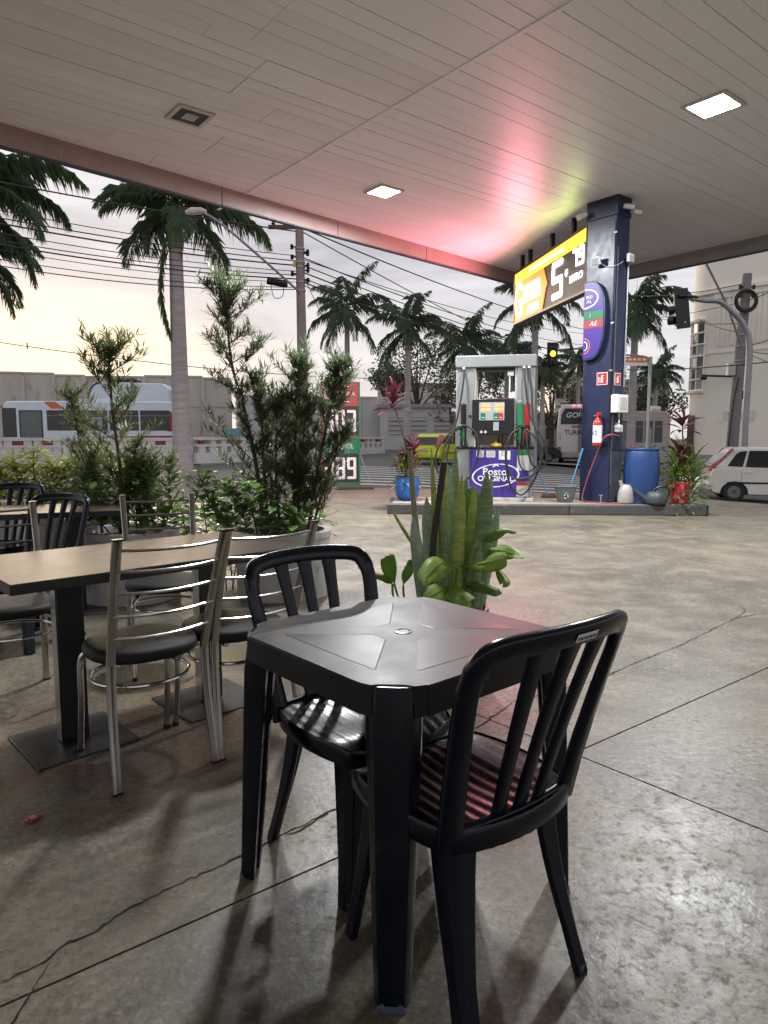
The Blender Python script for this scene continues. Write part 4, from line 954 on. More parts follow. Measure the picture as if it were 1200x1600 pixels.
# bucket with squeegee
p = P_(884, 785) + Vector((0, .06, 0))
t = thing('grey_bucket', 'grey tapered bucket with a white recycling mark at the foot of the column', 'bucket', p, R(-6))
sec = lambda a, b, z: [Vector((x * a, y * b, z)) for x, y in ((-1, -.8), (-.85, -1), (.85, -1), (1, -.8), (1, .8), (.85, 1), (-.85, 1), (-1, .8))]
MB().loft([sec(.115, .085, 0), sec(.12, .09, .01), sec(.17, .115, .25), sec(.185, .125, .252), sec(.188, .128, .27), sec(.178, .118, .272), sec(.16, .105, .25), sec(.11, .08, .03)]).build('bucket_body', M['greybucket'], t, bevel=.004)
rc = MB()
for k in range(3):
    a = R(90 + 120 * k); b = R(90 + 120 * k + 75); pts = [(.034 * math.cos(a + (b - a) * i / 5), -.113 + .0, .105 + .034 * math.sin(a + (b - a) * i / 5)) for i in range(6)]
    rc.sweep(pts, .013, .003, (0, -1, 0))
rc.build('recycling_mark', M['white'], t)
MB().tube(curve([(-.17, 0, .265), (-.10, -.06, .20), (.05, -.14, .14), (.185, -.02, .05)], 5), .004, 6).build('handle', M['steel'], t)
t = thing('squeegee', 'pale blue handled squeegee standing in the grey bucket', 'squeegee', p + Vector((.02, .0, .03)))
MB().tube([(0, 0, .0), (.29, .12, .86)], .011, 8).build('pole', M['bluehose'], t); MB().box((0, 0, .03), (.16, .03, .035)).build('blade_head', M['black'], t)
p = P_(860, 779) + Vector((0, .12, 0))
t = thing('broom', 'blue handled broom leaning against the fuel pump hoses', 'broom', p)
MB().tube([(-.02, 0, .07), (-.22, .10, .55), (-.26, .12, .78)], .011, 8).build('handle', M['bluehose'], t)
MB().side([(-.13, .04), (.13, .04), (.10, .08), (-.10, .08)], -.025, .025).build('broom_head', M['bark'], t); MB().side([(-.15, 0), (.15, 0), (.13, .04), (-.13, .04)], -.03, .03).build('bristles', M['bark_dark'], t)
# red hose looped on the column
cm = Matrix.Translation((cc.x, cc.y, ZI)) @ Matrix.Rotation(RZ_COL, 4, 'Z')
hp = [cm @ Vector(q) for q in ((S + .10, -.05, 1.10), (S + .05, -.22, 1.12), (S - .05, F - .10, 1.05), (S - .22, F - .07, .72), (S - .38, F - .07, .30), (S - .42, F - .10, .06), (S - .30, F - .17, .014), (S - .05, F - .18, .014), (S + .20, F - .05, .014), (S + .32, .02, .1), (S + .26, .16, .7), (S + .2, .10, 1.02))]
t = thing('garden_hose', 'thin red garden hose hanging from the tap down the navy column', 'hose', hp[0])
MB().tube([q - hp[0] for q in curve(hp, 8)], .011, 8).build('hose_tube', M['redhose'], t)
q = MB(); q.tube([(0, 0, 0), (0, 0, .14)], .012, 8); q.lathe([(0, 0), (.05, 0), (.05, .012), (0, .02)], 14); q.box((0, 0, .13), (.06, .014, .014)); pv = cm @ Vector((S - .06, F - .10, .001))
t = thing('floor_valve', 'small grey metal valve standing at the foot of the column', 'valve', pv); q.build('valve_body', M['steel'], t)
# blue pot at the other end
BP = P_(637, 783) + Vector((0, .22, 0))
t = thing('blue_pot', 'round bright blue pot on the left end of the pump island', 'pot', BP)
MB().lathe([(0, 0), (.13, 0), (.15, .01), (.20, .09), (.222, .20), (.215, .30), (.195, .38), (.20, .395), (.185, .40), (.175, .36)], 36).build('pot_body', M['blueplastic'], t); MB().lathe([(.18, .355), (0, .365)], 24).build('soil', M['soil'], t)
# ---------------------------------------------------------------- plants
UP = Vector((0, 0, 1))
def rdir(rnd, el0, el1, az=None):
    a = rnd.uniform(0, 2 * PI) if az is None else az; e = R(rnd.uniform(el0, el1)); return Vector((math.cos(a) * math.cos(e), math.sin(a) * math.cos(e), math.sin(e)))
def rosette(parent, c, n, L, Wd, m, rnd, el=(10, 75), droop=.6, name='leaf', pk=.45, fold=.12):
    for i in range(n):
        az = i * 2.4 + rnd.uniform(-.3, .3); e = el[1] - (el[1] - el[0]) * (i / max(1, n - 1)) + rnd.uniform(-8, 8)
        d = rdir(rnd, e, e, az); l = L * rnd.uniform(.75, 1.1)
        q = MB().leaf(Vector(c) - UP * .012 * i + d * .02, d, UP if abs(d.z) < .95 else Vector((1, 0, 0)), l, Wd * rnd.uniform(.85, 1.1), 6, fold, droop * rnd.uniform(.6, 1.4), pk, rnd.uniform(-.5, .5))
        q.build(name, m, parent, ang=80)
def cordyline(label, loc, stems, base_leaves, group=None):
    t = thing('cordyline_plant', label, 'plant', loc)
    for (pts, n, L, Wd, sd) in stems:
        rnd = random.Random(sd); c = curve(pts, 5); MB().tube(c, [.016 - .006 * i / len(c) for i in range(len(c))], 7).build('stem', M['bark'], t); rosette(t, c[-1], int(n * 1.2), L * 1.1, Wd * 1.35, M['cordy'], rnd)
    for (c, n, L, Wd, mt, sd, el) in base_leaves: rosette(t, c, int(n * 1.5), L * 1.05, Wd * 1.45, M[mt], random.Random(sd), el, .75)
    return t
cordyline('burgundy cordyline with one tall bare stem growing from the blue pot', BP + Vector((0, 0, .36)),
          [([(0, 0, 0), (-.02, 0, .5), (-.10, 0, .85), (-.22, 0, 1.22), (-.27, 0, 1.38)], 18, .36, .085, 11), ([(.05, .04, 0), (.10, 0, .25), (.10, 0, .52)], 14, .30, .08, 12), ([(-.03, .02, 0), (-.04, 0, .2), (-.02, 0, .36)], 12, .26, .07, 13)],
          [((-.06, 0, .30), 26, .30, .03, 'dracena_y', 14, (8, 75)), ((.08, 0, .26), 22, .30, .03, 'dracena_y', 15, (8, 75)), ((-.10, -.05, .22), 16, .26, .03, 'dracena', 16, (10, 65))])
cordyline('dense green strap leaved plant with a dark burgundy top in the red bucket', RB + Vector((.02, 0, .33)),
          [([(0, 0, 0), (.02, 0, .4), (0, 0, .62), (-.02, 0, .98)], 12, .30, .075, 21), ([(-.03, .03, 0), (-.03, 0, .3), (-.06, 0, .50)], 10, .24, .07, 22), ([(.03, -.03, 0), (.04, -.04, .3), (-.02, -.06, .46)], 9, .22, .06, 25)],
          [((-.14, -.04, .34), 48, .38, .032, 'dracena', 23, (12, 78)), ((.17, -.02, .34), 52, .40, .032, 'dracena', 24, (12, 78)), ((.02, -.08, .30), 42, .30, .032, 'dracena_y', 26, (10, 60)), ((.24, .05, .24), 30, .30, .03, 'dracena', 27, (12, 65)), ((-.14, 0, .30), 22, .26, .03, 'dracena', 29, (5, 55)), ((0, .04, .58), 22, .30, .03, 'dracena_y', 28, (-20, 75))])
# shrubs with narrow leaves: stems, branches and whorls of small leaves
def podo(label, loc, stems, lm, group='feathery green shrubs in the planters', dens=1.0):
    t = thing('podocarpus_shrub', label, 'shrub', loc, 0, group); fol = MB(); fol2 = MB()
    for (pts, r0, sd, br, bl) in stems:
        rnd = random.Random(sd); c = curve(pts, 8); n = len(c)
        MB().tube(c, [r0 * (1 - .78 * i / n) + .002 for i in range(n)], 7).build('stem', M['bark'], t)
        bm = MB(); tips = [(c[-1], (c[-1] - c[-3]).normalized(), .16)]
        for k in range(br):
            f = .14 + .86 * (k + rnd.random()) / br; i = min(n - 2, int(f * n)); az = k * 2.4 + rnd.uniform(-.5, .5); l = bl * (1.25 - .75 * f) * rnd.uniform(.5, 1.15)
            d = rdir(rnd, 20, 55, az); pts2 = [c[i] + d * l * j / 4 + UP * l * .12 * (j / 4) ** 2 for j in range(5)]
            bm.tube(pts2, [.005 - .0009 * j for j in range(5)], 5)
            tips.append((pts2[-1], (pts2[-1] - pts2[-2]).normalized(), .17 * rnd.uniform(.8, 1.3)))
            if l > .14: tips.append((pts2[2], (pts2[2] - pts2[1] + rdir(rnd, -10, 40) * .02).normalized(), .12))
            if rnd.random() < .6:
                d2 = (d + rdir(rnd, -20, 50) * .8).normalized(); p0 = pts2[2]; p1 = p0 + d2 * l * .45; bm.tube([p0, p1], [.0035, .002], 4); tips.append((p1, d2, .13))
        bm.build('branch', M['bark'], t)
        for (p, d, sp) in tips:
            q = fol if rnd.random() < .72 else fol2
            for j in range(int(44 * dens * sp / .15)):
                s = rnd.random(); b = p - d * sp * 1.25 * (1 - s) + d * .01 + rdir(rnd, -60, 60) * .012; ll = rnd.uniform(.075, .14) * (1 - .3 * (1 - s))
                r = rdir(rnd, -30, 50); dd = (d * rnd.uniform(.15, 1.0) + r * .9).normalized(); sd_ = dd.cross(UP if abs(dd.z) < .9 else Vector((1, 0, 0))).normalized()
                q.blade(b, dd, sd_, ll, rnd.uniform(.010, .016), dd.cross(sd_), rnd.uniform(-.02, .01))
    fol.build('foliage', M[lm], t, smooth=False, kind='stuff'); fol2.build('young_foliage', M['podo_lt'], t, smooth=False, kind='stuff'); return t
def leafy(label, name, cat, loc, stems, m, L, Wd, n, group=None, seed=0, droop=.3, pk=.55):
    t = thing(name, label, cat, loc, 0, group); fol = MB(); rnd = random.Random(seed)
    for pts in stems:
        c = curve(pts, 5); MB().tube(c, .006, 6).build('stem', M['bark'], t)
        for j in range(int(n * 2.1)):
            p = c[min(len(c) - 1, int((.2 + .8 * rnd.random()) * len(c)))]; d = rdir(rnd, -15, 60)
            p2 = p + d * rnd.uniform(.03, .16); fol.tube([p, p2], .0025, 4, False)
            fol.leaf(p2, rdir(rnd, -25, 45, math.atan2(d.y, d.x) + rnd.uniform(-.6, .6)), UP, L * rnd.uniform(.6, 1.15), Wd * rnd.uniform(.7, 1.1), 3, .12, droop, pk)
    fol.build('foliage', m, t, ang=70, kind='stuff'); return t
# ring planters of whitewashed concrete
def planter(label, loc, r=.36, h=.50):
    t = thing('ring_planter', label, 'planter', loc, 0, 'round concrete planters')
    MB().lathe([(r, 0), (r + .004, h - .06), (r + .015, h - .055), (r + .015, h), (r - .045, h + .002), (r - .05, h - .07)], 44).build('ring_wall', M['planter'], t, bevel=.008)
    MB().lathe([(r - .05, h - .065), (r * .5, h - .04), (0, h - .03)], 30).build('soil', M['soil'], t); return Vector((loc[0], loc[1], h - .05))
q1 = planter('round whitewashed concrete planter beneath the tallest dark feathery shrubs', (gp(432, 945).x, gp(432, 945).y + .40, 0), .37, .52)
q2 = planter('round whitewashed concrete planter behind the chrome chair that faces the camera', (-1.98, 5.35, 0), .36, .54)
q3 = planter('round stained concrete planter behind the brown table at the far left', (-2.62, 5.95, 0), .38, .60)
q4 = planter('round concrete planter holding the yellow green bush at the left edge', (-3.42, 6.6, 0), .40, .62)
def rel(base, u, v, d): return at(u, v, d) - Vector(base)
d1 = q1.y
podo('tall feathery shrub with the highest top, left one in its planter', q1 + Vector((-.16, 0, 0)),
     [([(0, 0, 0), (-.03, 0, .45), (-.12, 0, .95), (-.22, 0, 1.35), (-.25, .02, 1.72), (-.24, .02, 1.86)], .017, 31, 30, .44), ([(.03, .05, 0), (.02, 0, .5), (.0, .0, .95), (-.04, .0, 1.25)], .013, 32, 14, .26)], 'podo')
podo('dark feathery shrub with a rounded top in front of the utility pole', q1 + Vector((.08, .06, 0)),
     [([(0, 0, 0), (.01, 0, .5), (.03, 0, 1.0), (.06, 0, 1.40)], .016, 33, 26, .36), ([(.03, -.02, 0), (.06, -.05, .4), (.10, -.06, .85), (.14, 0, 1.05)], .010, 34, 13, .24)], 'podo')
podo('dark feathery shrub leaning right in front of the small price board', q1 + Vector((.20, -.02, 0)),
     [([(0, 0, 0), (.06, 0, .4), (.14, 0, .8), (.22, 0, 1.12), (.24, 0, 1.33)], .015, 35, 24, .33), ([(.02, .02, 0), (.12, 0, .35), (.24, 0, .70), (.33, 0, .86)], .010, 36, 12, .20)], 'podo')
podo('slender feathery shrub with brown stems left of the big palm trunk', q2 + Vector((-.08, 0, 0)),
     [([(0, 0, 0), (.02, 0, .5), (-.02, 0, .95), (-.03, 0, 1.32), (-.02, 0, 1.42)], .014, 37, 26, .40), ([(.05, .03, 0), (.08, 0, .35), (.16, .0, .72)], .009, 38, 11, .24)], 'podo_lt', dens=.85)
podo('thin feathery shrub with a tufted top in front of the pale blue bus', q3 + Vector((.05, 0, 0)),
     [([(0, 0, 0), (-.02, 0, .45), (-.06, 0, .85), (-.10, 0, 1.10)], .011, 39, 15, .2), ([(.04, 0, 0), (.06, 0, .3), (.05, 0, .62)], .009, 40, 9, .18)], 'podo_lt', dens=.85)
leafy('low round leaved green shrub at the foot of the tallest feathery shrub', 'round_leaf_shrub', 'shrub', q1 + Vector((-.22, -.12, 0)),
      [[(0, 0, 0), (-.08, -.05, .2), (-.16, -.08, .40)], [(.05, -.05, 0), (.02, -.1, .22), (.0, -.12, .44)], [(-.1, 0, 0), (-.25, 0, .15), (-.36, 0, .30)], [(.1, -.08, 0), (.16, -.14, .15), (.18, -.18, .30)], [(-.1, 0, 0), (-.32, .05, .25), (-.42, .05, .48)], [(.2, -.1, 0), (.30, -.14, .1), (.38, -.16, .18)]], M['clusia'], .11, .08, 30, 'broad leaved low shrubs', 51)
leafy('low round leaved green shrub in the middle planter under the slender shrub', 'round_leaf_shrub', 'shrub', q2,
      [[(0, -.1, 0), (-.1, -.15, .2), (-.15, -.15, .36)], [(.1, -.1, 0), (.14, -.1, .2), (.2, -.1, .42)], [(-.15, 0, 0), (-.3, 0, .2), (-.34, 0, .45)], [(.2, -.1, 0), (.3, -.1, .1), (.36, -.1, .25)], [(.05, 0, 0), (.05, 0, .3), (.0, 0, .5)]], M['clusia'], .10, .07, 30, 'broad leaved low shrubs', 52)
leafy('yellow green croton bush at the left edge behind the black chairs', 'croton_bush', 'shrub', q4,
      [[(.1 * i - .35, .05 * math.sin(i * 3), 0), (.13 * i - .45, 0, .22), (.19 * i - .70, .05, .46 + .09 * math.sin(i * 2.1))] for i in range(9)], M['croton'], .10, .036, 90, 'broad leaved low shrubs', 53)
leafy('darker small leaved bush between the croton and the thin shrub', 'small_leaf_bush', 'shrub', (-2.85, 6.4, .35),
      [[(.08 * i - .2, 0, 0), (.1 * i - .26, 0, .2), (.13 * i - .36, 0, .44 + .06 * math.sin(i * 1.7))] for i in range(6)], M['podo_lt'], .06, .018, 50, 'broad leaved low shrubs', 54)
leafy('low green ground plants behind the middle planter', 'low_bush', 'shrub', (-2.45, 6.9, 0),
      [[(.3 * i - .7, 0, 0), (.3 * i - .72, 0, .3), (.32 * i - .78, 0, .62 + .08 * math.sin(i * 2.7))] for i in range(7)], M['clusia'], .09, .055, 44, 'broad leaved low shrubs', 55)
leafy('small yellow leaved plant between the middle and right planters', 'croton_plant', 'shrub', (-1.30, 5.6, 0), [[(0, 0, 0), (0, 0, .3), (.04, 0, .52)], [(.05, 0, 0), (.1, 0, .3), (.14, 0, .48)]], M['croton'], .11, .04, 14, 'broad leaved low shrubs', 56)
leafy('dense mid green bush filling the gap between the left and middle planters', 'leafy_bush', 'shrub', (-2.30, 5.75, 0),
      [[(.16 * i - .4, 0, 0), (.18 * i - .46, 0, .3), (.2 * i - .5, .03, .60 + .10 * math.sin(i * 2.3))] for i in range(6)], M['clusia'], .095, .06, 40, 'broad leaved low shrubs', 57)
leafy('dense mid green bush behind the right planter under the tall shrubs', 'leafy_bush', 'shrub', (-1.15, 5.95, 0),
      [[(.16 * i - .5, 0, 0), (.18 * i - .56, 0, .35), (.2 * i - .62, .03, .66 + .12 * math.sin(i * 2.9))] for i in range(7)], M['clusia'], .10, .065, 40, 'broad leaved low shrubs', 58)
podo('bushy feathery shrub filling in behind the two dark shrubs', q1 + Vector((-.05, .20, 0)),
     [([(0, 0, 0), (-.03, 0, .4), (-.02, 0, .85), (.0, 0, 1.08)], .012, 44, 20, .32), ([(.12, 0, 0), (.16, 0, .4), (.2, 0, .75)], .010, 45, 14, .26)], 'podo')
podo('low feathery shrub left of the slender one', q2 + Vector((-.26, .1, 0)),
     [([(0, 0, 0), (-.03, 0, .3), (-.06, 0, .62)], .010, 46, 14, .24), ([(.3, 0, 0), (.34, 0, .3), (.38, 0, .55)], .009, 47, 12, .22)], 'podo_lt')
podo('low feathery bush at the left edge beyond the croton', q4 + Vector((.5, .3, -.1)),
     [([(.2 * i, 0, 0), (.2 * i - .03, 0, .3), (.2 * i, 0, .50 + .08 * (i % 3))], .009, 80 + i, 11, .22) for i in range(5)], 'podo_lt')
# ---------------------------------------------------------------- snake plants behind the plastic table
SPx = at(700, 945, 3.5); SP = Vector((SPx.x, 3.55, 0))
t = thing('plant_pot', 'dark plastic pot behind the near table holding the snake plant', 'pot', SP)
MB().lathe([(0, 0), (.15, 0), (.16, .01), (.205, .33), (.218, .335), (.218, .37), (.20, .372), (.19, .33)], 32).build('pot_body', M['black'], t); MB().lathe([(.193, .33), (0, .34)], 24).build('soil', M['soil'], t)
t = thing('snake_plant', 'clump of tall banded snake plant leaves behind the near plastic table', 'plant', (SP.x, SP.y, .33))
def sword(u0, v0, u1, v1, d0, d1, Wpx, m, n=12, seed=0, twist=.5, notch=0):
    rnd = random.Random(seed); a = at(u0, v0, d0); b = at(u1, v1, d1); o = Vector((SP.x, SP.y, .33)); Wd = Wpx / F_PX * (d0 + d1) / 2; q = MB(); rows = []
    ax = (b - a); side = Vector((1, .2 * rnd.uniform(-1, 1), 0)); k = 6
    for i in range(n + 1):
        s = i / n; c = a + ax * s + Vector((math.sin(s * 2.6 + seed) * .010, 0, 0)); w_ = Wd / 2 * min(1, (.62 + .9 * s)) * (1 if s < .62 else max(.02, 1 - ((s - .62) / .38) ** 2.2))
        Mx = Matrix.Rotation(twist * (s - .3) + rnd.uniform(-.03, .03), 3, 'Z'); sd = Mx @ side; nr = Vector((-sd.y, sd.x, 0))
        if nr.y < 0: nr = -nr
        rows.append([c + sd * w_ * x + nr * w_ * (.42 * x * x) * 1.0 for x in (-1, -.5, 0, .5, 1)] + [c + sd * w_ * x + nr * (w_ * .42 * x * x + .006) for x in (1, .5, 0, -.5, -1)])
    q.loft([[p - o for p in r] for r in rows]); q.build('leaf', M[m], t, ang=60)
L_ = [(660, 955, 644, 806, 3.36, 3.36, 20, 'sans_pale', .2), (672, 950, 668, 775, 3.5, 3.5, 22, 'sans_pale', .4), (690, 950, 698, 690, 3.55, 3.5, 17, 'sans_gold', .3), (700, 950, 702, 725, 3.6, 3.62, 30, 'sans_pale', .3),
      (706, 950, 711, 700, 3.62, 3.65, 18, 'sans', -.4), (716, 960, 719, 742, 3.42, 3.38, 20, 'sans_gold', .2), (712, 955, 728, 745, 3.55, 3.6, 20, 'sans', .5), (730, 960, 736, 765, 3.6, 3.62, 24, 'sans', -.3), (742, 965, 764, 735, 3.45, 3.42, 27, 'sans', -.3),
      (748, 965, 772, 740, 3.55, 3.58, 20, 'sans_pale', .5), (752, 965, 779, 790, 3.58, 3.6, 19, 'sans_pale', -.5), (735, 960, 745, 840, 3.4, 3.36, 20, 'sans', .3), (685, 955, 672, 700, 3.52, 3.5, 9, 'sans_gold', .9), (722, 955, 742, 755, 3.5, 3.5, 16, 'sans_gold', .5), (692, 955, 692, 790, 3.42, 3.4, 15, 'sans', -.5), (662, 880, 614, 792, 3.55, 3.5, 6, 'sans_gold', .6), (745, 950, 752, 850, 3.38, 3.35, 15, 'sans', .1)]
for i, (u0, v0, u1, v1, da, db, wp, m, tw) in enumerate(L_): sword(u0, v0, u1, v1, da, db, wp, m, seed=i, twist=tw)
t = thing('dumb_cane', 'lime green broad leaved plant at the foot of the snake plant', 'plant', (SP.x, SP.y, .34))
def broad(pts, Wpx, m, fold=.12, seed=0):
    """a broad leaf along three seen points (base, middle, tip), standing at its own depth"""
    o = Vector((SP.x, SP.y, .34)); P = curve([at(*p) - o for p in pts], 5); n = len(P) - 1; q = MB(); rows = []; Wd = Wpx / F_PX * pts[1][2]; rnd = random.Random(seed)
    for i, p in enumerate(P):
        s = i / n; tn = (P[min(i + 1, n)] - P[max(i - 1, 0)]).normalized(); vw = Vector((rnd.uniform(-.02, .02), -.75, .66)); sd = tn.cross(vw).normalized(); nr = sd.cross(tn)
        w_ = Wd / 2 * (math.sin(PI * min(1, s / .8)) if s < .4 else math.cos(PI / 2 * (s - .4) / .6) ** .75); w_ = max(w_, .001)
        wv = .006 * math.sin(s * 9 + seed)
        rows += [p + sd * w_ * x - nr * (w_ * fold * 2 * abs(x) + wv * x * abs(x)) for x in (-1, -.5, 0, .5, 1)]
    fs = [(i * 5 + k, i * 5 + k + 1, i * 5 + 6 + k, i * 5 + 5 + k) for i in range(n) for k in range(4)]
    q.add(rows, fs); o_ = q.build('leaf', M[m], t, ang=80); sl = o_.modifiers.new('thickness', 'SOLIDIFY'); sl.thickness = .0006
    vein = MB().tube([p + Vector((0, -.0015, .001)) for p in P], [.0022 * (1 - .8 * i / n) for i in range(n + 1)], 5).build('midrib', M['sans_gold'], o_)
    return o_
broad([(714, 888, 3.35), (690, 880, 3.22), (668, 900, 3.14), (664, 916, 3.1)], 40, 'dieff', .10, 1)
broad([(712, 920, 3.4), (690, 922, 3.25), (664, 940, 3.15), (662, 950, 3.1)], 36, 'dieff', .08, 2)
broad([(722, 884, 3.4), (755, 880, 3.25), (788, 872, 3.2), (790, 872, 3.2)], 32, 'dieff', .15, 3)
broad([(748, 862, 3.5), (780, 860, 3.4), (805, 866, 3.35), (818, 872, 3.3)], 26, 'dieff', .08, 4)
broad([(742, 842, 3.5), (765, 838, 3.4), (790, 828, 3.35), (806, 832, 3.3)], 18, 'dieff_dk', .2, 5)
broad([(724, 912, 3.4), (748, 914, 3.3), (772, 922, 3.2), (784, 928, 3.2)], 24, 'dieff_dk', .2, 6)
broad([(704, 912, 3.35), (714, 925, 3.2), (730, 940, 3.1), (737, 946, 3.1)], 36, 'dieff', .12, 7)
broad([(774, 885, 3.4), (784, 898, 3.35), (790, 910, 3.3), (786, 918, 3.3)], 18, 'dieff', .3, 8)
broad([(734, 848, 3.6), (732, 800, 3.58), (738, 772, 3.58), (735, 762, 3.58)], 26, 'dieff_dk', .1, 9)
broad([(613, 912, 3.5), (600, 902, 3.45), (576, 894, 3.4), (566, 886, 3.4)], 16, 'dieff_dk', .15, 10)
broad([(616, 912, 3.5), (610, 890, 3.48), (606, 872, 3.45), (604, 868, 3.45)], 27, 'dieff_dk', .12, 11)
broad([(630, 914, 3.5), (634, 898, 3.48), (640, 882, 3.45), (642, 874, 3.45)], 17, 'dieff_dk', .3, 12)
broad([(700, 895, 3.4), (720, 880, 3.45), (722, 860, 3.5), (716, 846, 3.5)], 14, 'dieff_dk', .3, 13)
o_ = Vector((SP.x, SP.y, .34))
for pts in ([(710, 960, 3.45), (712, 920, 3.38), (714, 888, 3.35)], [(735, 960, 3.5), (738, 900, 3.45), (722, 884, 3.4)], [(745, 960, 3.5), (742, 880, 3.5), (748, 862, 3.5)], [(726, 960, 3.5), (760, 880, 3.45), (774, 872, 3.4), (774, 885, 3.4)], [(640, 965, 3.55), (616, 935, 3.52), (613, 912, 3.5)], [(642, 965, 3.55), (625, 940, 3.5), (616, 912, 3.5)], [(646, 965, 3.55), (632, 935, 3.5), (630, 914, 3.5)]):
    MB().tube(curve([at(*p) - o_ for p in pts], 5), .006, 6).build('stalk', M['dieff_dk'], t)
# two bare canes rising out of the pot
def cane(label, pts, r0, r1, m):
    b = at(*pts[0]); t = thing('bare_cane', label, 'cane', b); c = curve([at(*p) - b for p in pts], 6); n = len(c)
    MB().tube(c, [r0 + (r1 - r0) * i / (n - 1) + (.0012 if i % 4 == 0 else 0) for i in range(n)], 9).build('cane_stem', m, t)
    MB().lathe([(r1 * 1.15, -.012), (r1 * 1.2, 0), (0, .004)], 9, c[-1]).build('cut_end', M['bark'], t)
cane('pale bare cane rising straight behind the snake plant leaves', [(668, 960, 3.58), (651, 830, 3.58), (645, 770, 3.58), (640, 700, 3.58)], .018, .013, M['bark_pale'])
cane('short dark brown cane leaning among the snake plant leaves', [(672, 950, 3.42), (677, 850, 3.42), (689, 760, 3.44), (694, 722, 3.45)], .017, .016, M['bark_dark'])
# ---------------------------------------------------------------- small free-standing price board at the forecourt edge
pb0 = gp(505, 764); pbp = gp(532, 765)
t = thing('price_board', 'upright two panel fuel price board in red and green at the forecourt edge', 'price board', (pbp.x, pbp.y, 0), R(12))
bw, bh = .46, 2.55
for x in (-bw, bw): MB().b2(x - .02, x + .02, -.03, .03, 0, bh).build('frame_post', M['green'] if x > 0 else M['redp'], t, bevel=.004)
for z0, z1, m in ((.12, .17, 'green'), (1.20, 1.235, 'green'), (2.51, 2.55, 'redp'), (1.255, 1.285, 'redp')): MB().b2(-bw + .02, bw - .02, -.028, .028, z0, z1).build('frame_bar', M[m], t)
MB().b2(-bw + .02, bw - .02, -.012, .012, .17, .86).build('digit_panel', M['signblack'], t); MB().b2(-bw + .02, bw - .02, -.016, .016, .86, 1.20).build('green_panel', M['green'], t)
MB().b2(-bw + .02, bw - .02, -.012, .012, 1.285, 1.98).build('digit_panel', M['signblack'], t); MB().b2(-bw + .02, bw - .02, -.016, .016, 1.98, 2.51).build('red_panel', M['redp'], t)
letter('E', .30, M['white'], t, -.22, 1.03, -.016); letter('TANOL', .16, M['white'], t, .10, 1.03, -.016, width=.44)
letter('G', .38, M['white'], t, -.28, 2.25, -.016); letter('ASOLINA', .15, M['white'], t, .10, 2.27, -.016, width=.52)
for z, s in ((.25, '389'), (1.37, '503')):
    for i, ch in enumerate(s):
        q = MB(); seven(q, ch, -.38 + i * .27, z, .22, .52, .065, -.012); q.build('price_digit', M['white'], t)
    MB().b2(-.145, -.125, -.018, -.012, z - .02, z + .05).build('decimal_comma', M['white'], t)
MB().tube([(bw, .02, .9), (bw + .36, .25, .02)], .012, 6).build('prop', M['plinth'], t); MB().box((bw - .1, .12, .03), (.9, .4, .06)).build('ballast_plate', M['bark_dark'], t, bevel=.01)
# ---------------------------------------------------------------- palms
def frond_mesh(name, L, e0, e1, m, seed, n=62, ll=.60, dense=1.0, plume=1.0):
    rnd = random.Random(seed); pts = []; p = Vector((0, 0, 0)); N_ = 16
    for i in range(N_ + 1):
        s = i / N_; e = R(e0 + (e1 - e0) * s ** 1.25); pts.append(p.copy()); p = p + Vector((math.cos(e), 0, math.sin(e))) * (L / N_)
    q = MB(); q.tube(pts, [.035 * (1 - .9 * i / N_) * (L / 3.2) for i in range(N_ + 1)], 5)
    for i in range(n):
        s = .10 + .89 * (i + rnd.random() * .5) / n; k = s * N_; j = min(N_ - 1, int(k)); b = pts[j].lerp(pts[j + 1], k - j); tg = (pts[j + 1] - pts[j]).normalized(); nr = Vector((0, 1, 0)).cross(tg) * -1
        l = L * .25 * ll / .6 * (math.sin(PI * min(1, .18 + .82 * s)) ** .6) * rnd.uniform(.6, 1.3)
        for sy in (-1, 1):
            d = (Vector((0, sy, 0)) * rnd.uniform(.55, .95) + tg * rnd.uniform(.25, .75) + nr * rnd.uniform(-.3, .45) * plume + UP * rnd.uniform(-1.0, -.35)).normalized()
            w_ = L * .0088 * rnd.uniform(.8, 1.3); sd = d.cross(UP if abs(d.z) < .9 else tg).normalized() * w_ / 2
            m1 = b + d * l * .5; m2 = m1 + (d + UP * -.9).normalized() * l * .55
            q.add([b, m1 - sd, m2, m1 + sd], [(0, 1, 2), (0, 2, 3)])
    return q.mesh(name, M[m], False)
FR = {}
for far in (0, 1):
    mm = 'frond_far' if far else 'frond'
    FR[far] = [frond_mesh('frond', 3.3, e0, e1, mm, 70 + k, n=66 if far else 125) for k, (e0, e1) in enumerate(((78, 15), (60, -30), (42, -58), (22, -72), (2, -86), (-30, -92)))]
